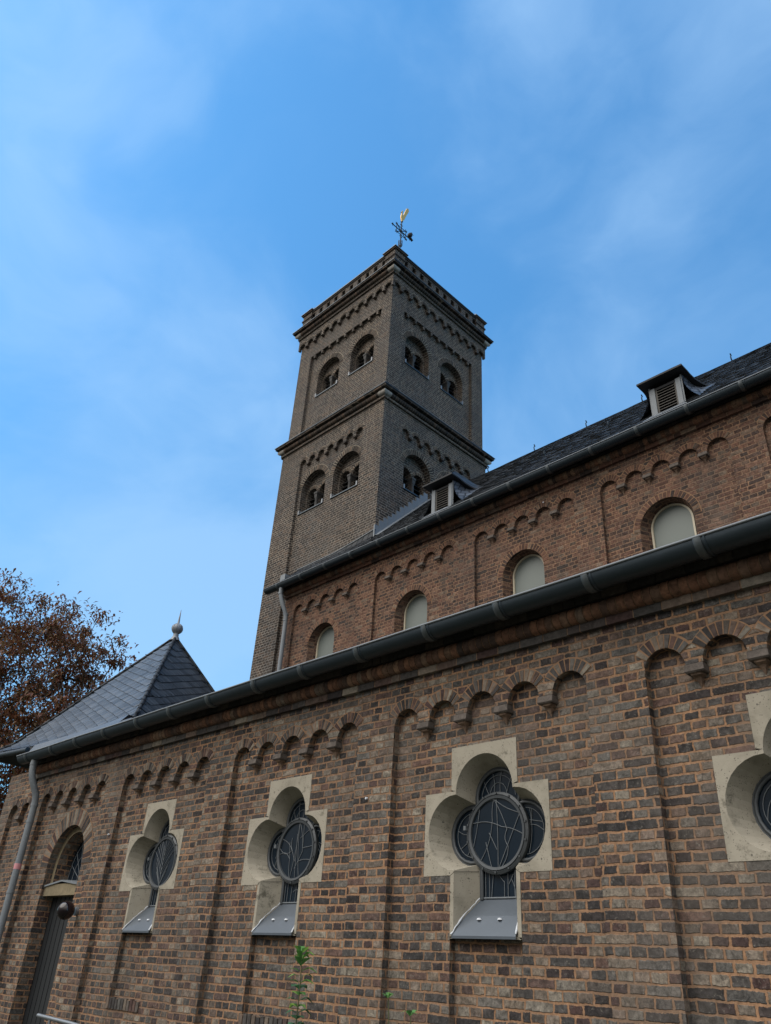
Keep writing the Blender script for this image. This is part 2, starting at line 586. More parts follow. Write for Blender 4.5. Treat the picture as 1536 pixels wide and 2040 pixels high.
def plate(m, T, d, u0, u1, z0, z1, ops, mat):
    """flat wall with openings (uc, half width, sill, spring, arched)"""
    cur = u0
    q = lambda a, b, c, e: m.poly([T(a, d, c), T(b, d, c), T(b, d, e), T(a, d, e)], mat)
    for (uc, hw, zl, zs, arched) in sorted(ops):
        if uc - hw > cur + 1e-4:
            q(cur, uc - hw, z0, z1)
        if zl > z0 + 1e-4:
            q(uc - hw, uc + hw, z0, zl)
        if arched:
            P = arc(uc, zs, hw)
            for a, b in zip(P, P[1:]):
                m.poly([T(a[0], d, a[1]), T(b[0], d, b[1]), T(b[0], d, z1), T(a[0], d, z1)], mat)
        elif zs < z1 - 1e-4:
            q(uc - hw, uc + hw, zs, z1)
        cur = uc + hw
    if u1 > cur + 1e-4:
        q(cur, u1, z0, z1)


def reveal(m, T, op, d0, d1, mat, hw1=None, dz=0.0):
    """the inside faces of an opening from depth d0 to d1 (optionally splayed)"""
    uc, hw, zl, zs, arched = op
    h1 = hw if hw1 is None else hw1
    for sg in (-1, 1):
        m.poly([T(uc + sg * hw, d0, zl), T(uc + sg * h1, d1, zl), T(uc + sg * h1, d1, zs + dz), T(uc + sg * hw, d0, zs)], mat)
    if arched:
        A, B = arc(uc, zs, hw), arc(uc, zs + dz, h1)
        for i in range(len(A) - 1):
            m.poly([T(A[i][0], d0, A[i][1]), T(A[i + 1][0], d0, A[i + 1][1]), T(B[i + 1][0], d1, B[i + 1][1]), T(B[i][0], d1, B[i][1])], mat, True)
    else:
        m.poly([T(uc - hw, d0, zs), T(uc + hw, d0, zs), T(uc + h1, d1, zs), T(uc - h1, d1, zs)], mat)
    m.poly([T(uc - hw, d0, zl), T(uc + hw, d0, zl), T(uc + h1, d1, zl), T(uc - h1, d1, zl)], mat)


def ring(m, T, d, uc, zs, r0, r1, n, mat, mmat, a0=4, a1=176, gap=.24, lift=.006):
    """arch of single bricks on a bed of mortar"""
    a0, a1 = radians(a0), radians(a1)
    N = n * 2
    pt = lambda a, r, dd: T(uc - r * cos(a), dd, zs + r * sin(a))
    for i in range(N):
        A, B = a0 + (a1 - a0) * i / N, a0 + (a1 - a0) * (i + 1) / N
        m.poly([pt(A, r0 - .001, d - .003), pt(B, r0 - .001, d - .003), pt(B, r1, d - .003), pt(A, r1, d - .003)], mmat)
    st = (a1 - a0) / n
    for i in range(n):
        A = a0 + st * (i + gap * .5 + random.uniform(-.03, .03))
        B = a0 + st * (i + 1 - gap * .5 + random.uniform(-.03, .03))
        ro = r1 - random.uniform(.004, .02)
        ri = r0 + random.uniform(-.001, .004)
        l = lift + random.uniform(-.002, .004)
        p = [pt(A, ri, d - l), pt(B, ri, d - l), pt(B, ro, d - l), pt(A, ro, d - l),
             pt(A, ri, d + .01), pt(B, ri, d + .01), pt(B, ro, d + .01), pt(A, ro, d + .01)]
        m.hexa(p, mat)


def arcade(m, T, d0, d1, u0, n, r, g, zs, ztop, mat, ring_r=None, umat=None, mmat=None, ringn=9, stilt=0.0):
    """row of n small blind arches; legs end at the springing on corbels. Returns the leg centres."""
    legs = []
    u = u0
    for k in range(n):
        uc = u + r
        P = arc(uc, zs, r, 14)
        for a, b in zip(P, P[1:]):
            m.poly([T(a[0], d0, a[1]), T(b[0], d0, b[1]), T(b[0], d0, ztop), T(a[0], d0, ztop)], mat)
            m.poly([T(a[0], d0, a[1]), T(b[0], d0, b[1]), T(b[0], d1, b[1]), T(a[0], d1, a[1])], mat, True)
        if ring_r:
            # bricks of neighbouring arches meet above the legs
            lim = math.degrees(math.acos(min(.97, (r + g * .5) / ring_r)))
            ring(m, T, d0, uc, zs, r, ring_r, ringn, umat, mmat, a0=lim, a1=180 - lim)
        u += 2 * r
        if k < n - 1:
            zl = zs - stilt
            m.poly([T(u, d0, zl), T(u + g, d0, zl), T(u + g, d0, ztop), T(u, d0, ztop)], mat)
            m.poly([T(u, d0, zl), T(u + g, d0, zl), T(u + g, d1, zl), T(u, d1, zl)], mat)
            if stilt:
                for q in (u, u + g):
                    m.poly([T(q, d0, zl), T(q, d1, zl), T(q, d1, zs), T(q, d0, zs)], mat)
            legs.append(u + g / 2)
            u += g
    return legs


def roll_run(m, T, u0, u1, yc, zc, r, mat, mmat, step=.083, dep=.0):
    """cornice roll made of bricks on edge"""
    n = max(2, int(round((u1 - u0) / step)))
    st = (u1 - u0) / n
    ang = [radians(a) for a in (-100, -70, -40, -10, 20, 50, 80, 100)]
    pr = lambda u, R: [T(u, yc - R * cos(a), zc + R * sin(a)) for a in ang]
    m.grid([pr(u0, r * .93), pr(u1, r * .93)], mmat)
    for i in range(n):
        a = u0 + st * (i + .05 + random.uniform(0, .03))
        b = u0 + st * (i + .95 - random.uniform(0, .03))
        R = r * random.uniform(.985, 1.04)
        A, B = pr(a, R), pr(b, R)
        m.grid([A, B], mat)
        m.poly(A, mat)
        m.poly(B[::-1], mat)


def course_run(m, T, u0, u1, d0, d1, z0, z1, mat, mmat, L=.27):
    """projecting course of single bricks"""
    u = u0
    m.hexa([T(u0, d0 + .004, z0 + .003), T(u1, d0 + .004, z0 + .003), T(u1, d1, z0 + .003), T(u0, d1, z0 + .003),
            T(u0, d0 + .004, z1), T(u1, d0 + .004, z1), T(u1, d1, z1), T(u0, d1, z1)], mmat)
    while u < u1 - .03:
        l = min(L * random.choice((1, 1, .5)), u1 - u)
        j, k = random.uniform(-.004, .003), random.uniform(-.003, .003)
        a, b = u + .006, u + l - .006
        if b - a > .02:
            m.hexa([T(a, d0 + j, z0 + k), T(b, d0 + j, z0 + k + random.uniform(-.003, .003)), T(b, d1, z0), T(a, d1, z0),
                    T(a, d0 + j, z1 - .006), T(b, d0 + j, z1 - .006), T(b, d1, z1 - .006), T(a, d1, z1 - .006)], mat)
        u += l


def corbel_mesh(w=.165, h=.072, dep=.115, pend=.105, mat=M_CORB, mat2=None):
    m = MB()
    mat2 = mat2 or mat
    m.hexa([(-w * .46, -dep * .9, 0), (w * .46, -dep * .9, 0), (w * .46, 0, 0), (-w * .46, 0, 0),
            (-w * .5, -dep, .012), (w * .5, -dep, .012), (w * .5, 0, .012), (-w * .5, 0, .012)], mat)
    m.hexa([(-w * .5, -dep, .012), (w * .5, -dep, .012), (w * .5, 0, .012), (-w * .5, 0, .012),
            (-w * .47, -dep * .9, h), (w * .47, -dep * .9, h), (w * .47, 0, h), (-w * .47, 0, h)], mat)
    # hollow-sided pendant narrowing to a point at the wall
    prof = [(0.0, .34, .80), (.16, .33, .74), (.30, .20, .48), (.6, .11, .30), (1.0, .02, .08)]
    rows = []
    for t_, hw, dd in prof:
        z = -pend * t_
        rows.append([(-w * hw, 0, z), (-w * hw * .8, -dep * dd, z), (w * hw * .8, -dep * dd, z), (w * hw, 0, z)])
    m.grid(rows, mat2, False)
    return m.mesh('corbel')


ZG = -1.65
# ------------------------------------------------------------------ ground
g = MB()
n = 24
R0 = [0, 8, 20, 60, 200, 900]
rows = [[(r * cos(2 * pi * k / n) - 6, r * sin(2 * pi * k / n) + 4, ZG) for k in range(n)] for r in R0[1:]]
g.poly(rows[0], None)
g.mats, g.mi = [], []
g = MB()
M_GROUND = unit_mat("ground_grass_gravel", [(0, (.03, .04, .02)), (.5, (.055, .055, .035)), (1, (.10, .09, .07))], rnd=False, stain=.1)
g.poly(rows[0], M_GROUND)
g.grid(rows, M_GROUND, False, True)
o = obj('ground', g)
o['kind'] = 'structure'

# ------------------------------------------------------------------ church
church = thing('church', 'brown brick church with a tall square bell tower and slate roofs', 'church', (-8, 9, ZG))

PITCH, BW, AR, AG = 2.955, 2.39, .18, .1475
YP, YR = 5.92, 6.0
BAYS = [-2.996 - PITCH * k for k in range(5)] + [-2.996 + PITCH]      # left edge of each recessed bay
ZS, ZTOPA = 2.325, 2.85
XW0, XW1 = -16.62, 4.0
WIN_DX = BW / 2 - .04

aw = MB()
T6 = TS(0.0)
corb = corbel_mesh(mat2=MU_ROLL)
corb_at = []
edges = sorted(BAYS)
cur = -15.36
for u0 in edges:
    # pilaster
    aw.poly([(cur, YP, ZG), (u0, YP, ZG), (u0, YP, ZTOPA), (cur, YP, ZTOPA)], MB_AISLE)
    for xx in (u0, u0 + BW):
        aw.poly([(xx, YP, ZG), (xx, YR + .02, ZG), (xx, YR + .02, ZS), (xx, YP, ZS)], MB_AISLE)
    legs = arcade(aw, T6, YP, YR + .02, u0, 5, AR, AG, ZS, ZTOPA, MB_AISLE, AR + .125, MU_AISLE, M_MORT)
    corb_at += [(l, YR + .01, ZS - .08) for l in legs]
    cur = u0 + BW
aw.poly([(cur, YP, ZG), (XW1, YP, ZG), (XW1, YP, ZTOPA), (cur, YP, ZTOPA)], MB_AISLE)
# recessed bay walls
ZB = 2.62


def rect(m, x0, x1, z0, z1, y, mat=MB_AISLE):
    m.poly([(x0, y, z0), (x1, y, z0), (x1, y, z1), (x0, y, z1)], mat)


DOOR_X, DOOR_R, DOOR_ZS = -13.45, .62, 1.28
WINS = []
for k, u0 in enumerate(BAYS):
    u1 = u0 + BW
    if k == 4:
        op = (DOOR_X, DOOR_R, ZG, DOOR_ZS, True)
        plate(aw, T6, YR, u0, u1, ZG, ZB, [op], MB_AISLE)
        reveal(aw, T6, op, YR, YR + .24, MB_AISLE)
        ring(aw, T6, YR, DOOR_X, DOOR_ZS, DOOR_R, DOOR_R + .265, 27, MU_AISLE, M_MORT, a0=0, a1=180)
        # inner order above the lintel
        op2 = (DOOR_X, .53, 1.0, DOOR_ZS, True)
        plate(aw, T6, YR + .12, DOOR_X - DOOR_R, DOOR_X + DOOR_R, 1.0, 1.95, [op2], M_LINT)
        reveal(aw, T6, op2, YR + .12, YR + .40, MB_AISLE)
        continue
    xc = u0 + WIN_DX
    WINS.append(xc)
    a, b = .3975, .7325
    rect(aw, u0, xc - b, ZG, ZB, YR)
    rect(aw, xc + b, u1, ZG, ZB, YR)
    for sg in (-1, 1):
        x0, x1 = sorted((xc + sg * a, xc + sg * b))
        rect(aw, x0, x1, ZG, .8575, YR)
        rect(aw, x0, x1, 1.602, ZB, YR)
    rect(aw, xc - a, xc + a, 2.02, ZB, YR)
    # niche under the sill with a row of standing bricks at its foot
    zn = -.41
    rect(aw, xc - a, xc + a, ZG, zn, YR)
    rect(aw, xc - a, xc + a, zn, .343, YR + .07)
    for sg in (-1, 1):
        x = xc + sg * a
        aw.poly([(x, YR, zn), (x, YR + .07, zn), (x, YR + .07, .343), (x, YR, .343)], MB_AISLE)
    aw.poly([(xc - a, YR, zn), (xc + a, YR, zn), (xc + a, YR + .07, zn), (xc - a, YR + .07, zn)], MB_AISLE)
    aw.poly([(xc - a, YR, .343), (xc + a, YR, .343), (xc + a, YR + .07, .343), (xc - a, YR + .07, .343)], MB_AISLE)
    x = xc - a - .02
    aw.poly([(x, YR - .004, zn - .125), (xc + a, YR - .004, zn - .125), (xc + a, YR - .004, zn - .004), (x, YR - .004, zn - .004)], M_MORTD)
    while x < xc + a:
        dz = random.uniform(-.012, .012)
        aw.hexa([(x + .006, YR - .016, zn - .12), (x + .064, YR - .016, zn - .12), (x + .064, YR + .01, zn - .12), (x + .006, YR + .01, zn - .12),
                 (x + .006, YR - .02, zn + dz), (x + .064, YR - .02, zn + dz), (x + .064, YR + .01, zn + dz), (x + .006, YR + .01, zn + dz)], MU_AISLE)
        x += .076
# narrow end bay at the corner, west wall
EB0, EB1 = -16.2, -15.36
plate(aw, T6, YP, XW0, EB0, ZG, 3.02, [], MB_AISLE)
arcade(aw, T6, YP, YR + .02, EB0, 2, .205, .12, 2.22, 3.02, MB_AISLE, .32, MU_AISLE, M_MORT)
rect(aw, EB0, EB1, ZG, 2.7, YR)
for xx in (EB0, EB1):
    aw.poly([(xx, YP, ZG), (xx, YR, ZG), (xx, YR, 2.22), (xx, YP, 2.22)], MB_AISLE)
corb_at.append((EB0 + .47, YR + .01, 2.14))
aw.poly([(XW0, YP, ZG), (XW0, 11.5, ZG), (XW0, 11.5, 3.02), (XW0, YP, 3.02)], MB_AISLE)
aw.poly([(XW1, YP, ZG), (XW1, 11.0, ZG), (XW1, 11.0, 3.2), (XW1, YP, 3.2)], MB_AISLE)
aw.poly([(XW0 + .1, 6.75, ZG), (XW1 - .1, 6.75, ZG), (XW1 - .1, 6.75, 3.3), (XW0 + .1, 6.75, 3.1)], M_BLACK)
AW = obj('aisle_wall', aw, church)
for p in corb_at:
    obj('corbel', corb, AW, p)

# cornice of the aisle
CX0, CX1 = -15.30, XW1
cn = MB()
course_run(cn, T6, CX0, CX1, 5.87, YP + .05, 2.822, 2.906, MU_AISLE, M_MORTD)
roll_run(cn, T6, CX0 + .02, CX1, 5.862, 2.977, .078, MU_ROLL, M_MORTD, .084)
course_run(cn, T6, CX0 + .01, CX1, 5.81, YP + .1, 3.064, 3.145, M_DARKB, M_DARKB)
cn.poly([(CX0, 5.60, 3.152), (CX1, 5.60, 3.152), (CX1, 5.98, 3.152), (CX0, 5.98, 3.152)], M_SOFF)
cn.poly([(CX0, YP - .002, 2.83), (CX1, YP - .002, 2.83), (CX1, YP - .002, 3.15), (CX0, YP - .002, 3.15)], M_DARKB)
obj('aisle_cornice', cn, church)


def gutter(x0, x1, yc, zr, r, seams, bead=.012):
    m = MB()
    ang = [radians(a) for a in range(180, 361, 15)]
    pr = lambda x, R, dz=0: [(x, yc + R * cos(a), zr + dz + R * sin(a)) for a in ang]
    xs = [x0 + (x1 - x0) * i / 30 for i in range(31)]
    m.grid([pr(x, r) for x in xs], M_GUT)
    m.grid([pr(x, r - .006) for x in xs], M_GUT)
    m.poly(pr(x0, r), M_GUT)
    m.poly(pr(x1, r), M_GUT)
    m.tube([(x, yc - r - .004, zr + .004 + .003 * sin(x * 2.3)) for x in xs], bead, M_LEADW, 8)
    for s_ in seams:
        m.grid([pr(s_ - .034, r + .001), pr(s_ - .030, r + .012), pr(s_ + .030, r + .012), pr(s_ + .034, r + .001)], M_GUT2)
        m.grid([pr(s_ + .05, r + .001), pr(s_ + .053, r + .009), pr(s_ + .066, r + .009), pr(s_ + .069, r + .001)], M_GUT)
    return m


seams = [-15.05 + .985 * i + (.05 if i % 3 == 1 else 0) for i in range(19)]
obj('lower_gutter', gutter(-15.40, XW1, 5.590, 3.158, .119, seams), church)
obj('upper_gutter', gutter(-15.72, 6.0, 10.655, 8.585, .105, [-15.2 + .93 * i for i in range(22)], .011), church)

# downpipes
dp = MB()
dp.tube([(-14.84, 5.60, 3.10), (-14.84, 5.60, 2.95), (-14.83, 5.605, 2.86), (-14.81, 5.63, 2.74), (-14.80, 5.70, 2.60), (-14.79, 5.765, 2.48), (-14.79, 5.79, 2.36),
         (-14.79, 5.795, 2.2), (-14.79, 5.795, 1.0), (-14.79, 5.795, ZG)], .058, M_LEADW, 14)
for z in (2.98, 2.30, 2.02, .9, -.6):
    yy = 5.60 if z > 2.9 else 5.795
    dp.tube([(-14.79 if z < 2.9 else -14.84, yy, z - .022), (-14.79 if z < 2.9 else -14.84, yy, z + .022)], .064, M_LEADW, 14)
DP = obj('downpipe', dp, church, label='downpipe at the corner beside the arched door')
st = MB()
st.tube([(-14.79, 5.795, 1.25), (-14.79, 5.795, 1.34)], .0605, M_PIPEP, 14, False)
obj('sticker', st, DP)
dp = MB()
dp.tube([(-15.10, 10.66, 8.50), (-15.10, 10.66, 8.36), (-15.08, 10.68, 8.22), (-15.03, 10.73, 8.02), (-14.99, 10.80, 7.84), (-14.98, 10.84, 7.68), (-14.98, 10.845, 7.4), (-14.98, 10.845, 5.9)], .055, M_LEADW, 14)
for z in (8.33, 7.62, 7.78):
    dp.tube([(-15.10 if z > 8 else -14.985, 10.66 if z > 8 else 10.838, z - .02), (-15.10 if z > 8 else -14.985, 10.66 if z > 8 else 10.838, z + .02)], .062, M_LEADW, 14)
obj('downpipe', dp, church, label='short pale downpipe below the upper gutter beside the tower')

# aisle roof (lean-to, above the gutter)
ar = MB()
ar.poly([(-12.4, 5.62, 3.17), (XW1, 5.62, 3.17), (XW1, 10.94, 5.75), (-12.4, 10.94, 5.75)], M_SLATE)
ar.poly([(-12.4, 5.62, 3.15), (-12.4, 10.94, 5.73), (-12.4, 10.94, 3.15)], MB_AISLE)
obj('aisle_roof', ar, church)


# ---- quatrefoil windows
def lobes_outline(rl, cl, cu, rt, hw, zb, n=14):
    """outline of an upside-down-keyhole quatrefoil: lower shaft, two side lobes, top lobe. Symmetric; z relative to ring centre"""
    pts = []
    # right half from the bottom: shaft up to where it meets the right lobe
    cx, cz = cl
    z_int = cz - sqrt(max(0, rl * rl - (cx - hw) ** 2))
    a0 = math.atan2(z_int - cz, hw - cx)
    # cusp between right lobe and top lobe
    d = Vector((0 - cx, cu - cz))
    D = d.length
    a = (rl * rl - rt * rt + D * D) / (2 * D)
    hh = sqrt(max(0, rl * rl - a * a))
    e = d / D
    mid = Vector((cx, cz)) + e * a
    perp = Vector((-e.y, e.x))
    c1, c2 = mid + perp * hh, mid - perp * hh
    cu_p = c1 if c1.x > c2.x else c2
    a1 = math.atan2(cu_p.y - cz, cu_p.x - cx)
    if a0 > a1:
        a0 -= 2 * pi
    pts.append((hw, zb))
    pts.append((hw, -.3775))
    for i in range(n + 1):
        t_ = a0 + (a1 - a0) * i / n
        pts.append((cx + rl * cos(t_), cz + rl * sin(t_)))
    b0 = math.atan2(cu_p.y - cu, cu_p.x)
    for i in range(1, n + 1):
        t_ = b0 + (pi / 2 - b0) * i / n
        pts.append((rt * cos(t_), cu + rt * sin(t_)))
    left = [(-x, z) for x, z in pts[::-1]][1:]
    return pts + left


CZ = 1.235            # ring centre height
OUT = lobes_outline(.3375, (.345, 0), .345, .34, .355, .36 - CZ)
INN = lobes_outline(.275, (.305, 0), .325, .275, .225, .655 - CZ)
GLS = lobes_outline(.25, (.305, 0), .325, .25, .20, .672 - CZ)
BORD = None


def cross_outline():
    a, b = .395, .73
    z0, z1, z2, z3 = .343 - CZ, .8575 - CZ, 1.602 - CZ, 2.02 - CZ
    return a, b, z0, z1, z2, z3


def make_quatrefoil(variant):
    a, b, z0, z1, z2, z3 = cross_outline()
    m = MB()
    YF = -.004                                   # front face (local y, 0 = bay wall)
    n = len(OUT)
    # project every outline point on the cross-shaped edge of the stone

    def to_edge(x, z, c):
        cx, cz = c
        dx, dz = x - cx, z - cz
        return dx, dz
    edge = []
    for (x, z) in OUT:
        s_ = 1 if x >= 0 else -1
        ax = abs(x)
        if z < z1 + .0005:                       # shaft
            e = (s_ * a, min(max(z, z0), z1))
        elif z <= z2 - .0001 and ax > .30:       # side lobe
            dx, dz = ax - .345, z
            k = 1e9
            if dx > 1e-6:
                k = min(k, (b - .345) / dx)
            elif dx < -1e-6:
                k = min(k, (a - .345) / dx if a < .345 else 1e9)
            if dz > 1e-6:
                k = min(k, z2 / dz)
            elif dz < -1e-6:
                k = min(k, z1 / dz)
            e = (s_ * (.345 + dx * k), dz * k)
        else:                                    # top lobe
            dx, dz = ax, z - .345
            k = 1e9
            if dx > 1e-6:
                k = min(k, a / dx)
            if dz > 1e-6:
                k = min(k, (z3 - .345) / dz)
            e = (s_ * dx * k, max(.345 + dz * k, z2))
        edge.append(e)
    for i in range(n - 1):
        p, q, r_, s_ = OUT[i], OUT[i + 1], edge[i + 1], edge[i]
        m.poly([(p[0], YF, p[1]), (q[0], YF, q[1]), (r_[0], YF, r_[1]), (s_[0], YF, s_[1])], M_STONE)
    for (cx, cz, c2) in ((a, z3, None),):        # the corners the fan skips
        pass
    # corner fills (each corner of the cross, just behind the fan)
    for sg in (-1, 1):
        for (xa, xb, za, zb) in ((b - .2, b, z2 - .16, z2), (b - .2, b, z1, z1 + .16), (a - .2, a, z3 - .16, z3)):
            x0, x1 = sorted((sg * xa, sg * xb))
            cxx, czz = (sg * .345, 0) if xb == b else (0, .345)
            corner = (sg * xb, za if za == z1 else zb)
            # triangle next to the corner only
            if xb == b:
                m.poly([(sg * (b), YF + .0005, corner[1]), (sg * (b - .2), YF + .0005, corner[1]), (sg * b, YF + .0005, corner[1] + (.2 if corner[1] == z1 else -.2))], M_STONE)
            else:
                m.poly([(sg * a, YF + .0005, z3), (sg * (a - .2), YF + .0005, z3), (sg * a, YF + .0005, z3 - .2)], M_STONE)
    # splayed reveals
    DI = .225
    for i in range(n - 1):
        p, q = OUT[i], OUT[i + 1]
        r_, s_ = INN[i + 1], INN[i]
        m.poly([(p[0], YF, p[1]), (q[0], YF, q[1]), (r_[0], DI, r_[1]), (s_[0], DI, s_[1])], M_STONE, True)
    # bottom edges
    m.poly([(-a, YF, z0), (a, YF, z0), (a, .07, z0), (-a, .07, z0)], M_STONE)
    m.poly([(OUT[0][0], YF, OUT[0][1]), (a, YF, z0), (-a, YF, z0), (-OUT[0][0], YF, OUT[0][1])], M_STONE)
    for sg in (-1, 1):                           # outer sides (just proud of the bricks)
        loop_ = [(a, z0), (a, z1), (b, z1), (b, z2), (a, z2), (a, z3), (0, z3)]
        for (xa, za), (xb, zb2) in zip(loop_, loop_[1:]):
            m.poly([(sg * xa, YF, za), (sg * xb, YF, zb2), (sg * xb, .09, zb2), (sg * xa, .09, za)], M_STONE)
    m.poly([(-.356, YF, .355 - CZ), (.356, YF, .355 - CZ), (.226, DI, .648 - CZ), (-.226, DI, .648 - CZ)], M_STONE)
    for sg in (-1, 1):                           # joints between the blocks
        for (xa, za, xb, zb2) in ((.395, z1, .345, z1 + .03), (.345, z1 + .03, .23, z1 + .05)):
            ya, yb_ = (YF - .001, YF - .001) if xb > .3 else (.0, .21)
            m.tube([(sg * xa, ya, za), (sg * xb, yb_, zb2)], .0016, M_BLACK, 4)
    w = m
    # glass
    gl = MB()
    YG = .236
    c0 = (0, YG, 0)
    G = [(x * 1.02, YG, z) for x, z in INN]
    # triangulate by splitting into lobes
    for sg in (-1, 1):
        gl.poly([(sg * .305 + .285 * cos(t_ * pi / 12), YG, .285 * sin(t_ * pi / 12)) for t_ in range(24)], M_GLASS)
    gl.poly([(.285 * cos(t_ * pi / 12), YG + .001, .325 + .285 * sin(t_ * pi / 12)) for t_ in range(24)], M_GLASS)
    gl.poly([(-.23, YG + .002, .62 - CZ), (.23, YG + .002, .62 - CZ), (.23, YG + .002, 0.3), (-.23, YG + .002, .3)], M_GLASS)
    gl.poly([(.312 * cos(t_ * pi / 18), YG - .038, .30 * sin(t_ * pi / 18)) for t_ in range(36)], M_GLASS)
    # frames: iron fillet along the opening, and the round casement
    fr = MB()
    fr.tube([(x, YG - .012, z) for x, z in GLS], .017, M_RING, 8)
    fr.tube([(x, YG - .004, z) for x, z in INN], .014, M_RING, 6)
    rg = MB()
    N = 48

    def loop(r, y):
        return [(r * cos(2 * pi * k / N), y, r * sin(2 * pi * k / N)) for k in range(N)]
    rg.grid([loop(.362, YG - .01), loop(.362, YG - .045), loop(.338, YG - .058), loop(.331, YG - .050), loop(.327, YG - .062), loop(.303, YG - .058), loop(.298, YG - .03)], M_RING, False, True)
    for k in range(14):
        t_ = 2 * pi * k / 14 + .2
        rg.lathe([(0, .0), (.009, .0), (.009, .004), (0, .006)], (0, 0, 0), M_RING, 6)
        del rg.f[-18:], rg.mi[-18:], rg.sm[-18:], rg.v[-24:]
        x, z = .345 * cos(t_), .345 * sin(t_)
        rg.box(x - .008, x + .008, YG - .066, YG - .05, z - .008, z + .008, M_RING)
    rg.box(-.372, -.345, YG - .085, YG - .05, .035, .075, M_CAME)
    # lead lines
    cm = MB()

    def line(pts, y=YG - .044, r=.0034):
        cm.tube([(x, y, z) for x, z in pts], r, M_CAME, 5)

    def curve(p0, p1, bulge, n_=7):
        x0, z0_ = p0
        x1, z1_ = p1
        nx_, nz_ = -(z1_ - z0_), x1 - x0
        return [(x0 + (x1 - x0) * i / n_ + nx_ * bulge * sin(pi * i / n_), z0_ + (z1_ - z0_) * i / n_ + nz_ * bulge * sin(pi * i / n_)) for i in range(n_ + 1)]
    yb = YG - .006
    for r_ in (.205, .20):
        pass
    line([(.20 * cos(t_ * pi / 16), .325 + .20 * sin(t_ * pi / 16)) for t_ in range(17)], yb)
    for sg in (-1, 1):
        line([(sg * .305 + sg * .20 * cos(t_), .20 * sin(t_)) for t_ in [radians(-88 + 11 * i) for i in range(17)]], yb)
    line([(-.165, .66 - CZ), (-.165, -.30)], yb)
    line([(.165, .66 - CZ), (.165, -.30)], yb)
    line([(-.2, .685 - CZ), (.2, .685 - CZ)], yb, .009)
    rnd = random.Random(variant * 11 + 3)
    if variant % 3 == 0:
        segs = [((-.04, .285), (-.02, .20), .0), ((-.11, .26), (-.02, .205), 0), ((-.02, .205), (-.05, .10), -.05), ((-.05, .10), (-.16, -.20), .08), ((-.16, -.20), (-.12, -.25), -.2),
                ((-.02, .205), (.12, .02), .03), ((.12, .02), (.13, -.13), -.2), ((.13, -.13), (.05, -.27), .1), ((-.02, .205), (.20, .12), -.05), ((.0, .285), (.01, -.28), .01),
                ((-.24, .08), (.06, .045), .08), ((.06, .045), (.27, -.03), .05), ((.24, .13), (.02, -.26), .0), ((-.09, .0), (.0, -.15), 0), ((-.18, .2), (-.24, -.10), .02), ((-.13, -.08), (-.06, -.27), .0)]
        low = [((-.12, -.34), (-.12, -.56), 0), ((-.07, -.30), (-.10, -.56), .0), ((-.03, -.30), (.05, -.42), -.1), ((.05, -.42), (.05, -.56), 0), ((.09, -.34), (.09, -.56), 0), ((.1, -.44), (.15, -.36), 0), ((.13, -.40), (.17, -.56), .1)]
    elif variant % 3 == 1:
        segs = [((.02, .28), (-.06, -.27), .03), ((.02, .28), (.07, -.22), -.03), ((.0, .18), (.02, -.28), .0), ((-.07, .0), (.0, -.12), 0), ((.03, .27), (.12, -.02), .06), ((.12, -.02), (.0, -.2), 0), ((.1, .26), (.12, .02), 0), ((.12, .02), (.27, .03), 0),
                ((-.24, .12), (-.07, .0), .1), ((-.07, .0), (-.2, .02), .2), ((-.27, -.03), (-.1, -.09), .2), ((-.1, -.09), (-.07, -.27), -.05), ((-.07, .0), (-.09, .14), .1), ((.06, .13), (.2, .2), 0), ((.06, -.12), (.24, -.10), .05), ((-.13, .1), (-.1, -.09), 0)]
        low = [((-.12, -.34), (-.12, -.56), 0), ((-.04, -.30), (-.06, -.56), .0), ((-.02, -.36), (.1, -.36), 0), ((.1, -.36), (.1, -.56), 0), ((-.02, -.44), (.1, -.44), .2), ((.03, -.36), (.03, -.56), 0)]
    else:
        segs = []
        for i in range(9):
            z_ = -.24 + .06 * i
            segs.append(((.0, z_ - .1), (.2 - abs(z_) * .3, z_ + .12), .03))
            segs.append(((.0, z_ - .1), (-.2 + abs(z_) * .3, z_ + .12), -.03))
        segs.append(((0, .28), (0, -.28), 0))
        low = [((-.1 + .05 * i, -.33), (-.1 + .05 * i, -.56), 0) for i in range(5)]
    for p0, p1, bl in segs:
        p0, p1 = [((q[0] * .302 / math.hypot(*q), q[1] * .302 / math.hypot(*q)) if math.hypot(*q) > .20 else q) for q in (p0, p1)]
        line(curve(p0, p1, bl))
    for p0, p1, bl in low:
        line(curve(p0, p1, bl), yb)
    # lobes: small fan lines
    for sg in (-1, 1):
        bx = sg * .305
        for i in range(3):
            t0 = rnd.uniform(-1.2, 1.2)
            line(curve((bx + sg * .20 * cos(t0), .20 * sin(t0)), (sg * .30, rnd.uniform(-.14, .14)), rnd.uniform(-.2, .2)), yb)
        line(curve((bx + sg * .05, .19), (bx + sg * .03, -.19), rnd.uniform(-.15, .15)), yb)
    line([(.10 * cos(t_ * pi / 10), .345 + .11 * sin(t_ * pi / 10)) for t_ in range(11)], yb)
    for x in (-.12, -.05, .02, .1):
        line(curve((x, .36), (x * 1.5 + .01, .325 + sqrt(max(0, .235 ** 2 - (x * 1.5) ** 2))), rnd.uniform(-.08, .08)), yb)
    # zinc sill
    si = MB()
    zf, zb_, yf, yb2 = .365 - CZ, .672 - CZ, -.03, .228
    hf, hb = .352, .226
    pr = [(yf, zf - .022), (yf, zf), (yb2 * .5 + yf * .5, (zf + zb_) / 2 + .012), (yb2, zb_)]
    wd = [hf, hf, (hf + hb) / 2 + .012, hb]
    rows = []
    for (y, z), h_ in zip(pr, wd):
        rows.append([(-h_, y, z), (-h_ / 3, y, z), (h_ / 3, y, z), (h_, y, z)])
    si.grid(rows, M_SILL, False)
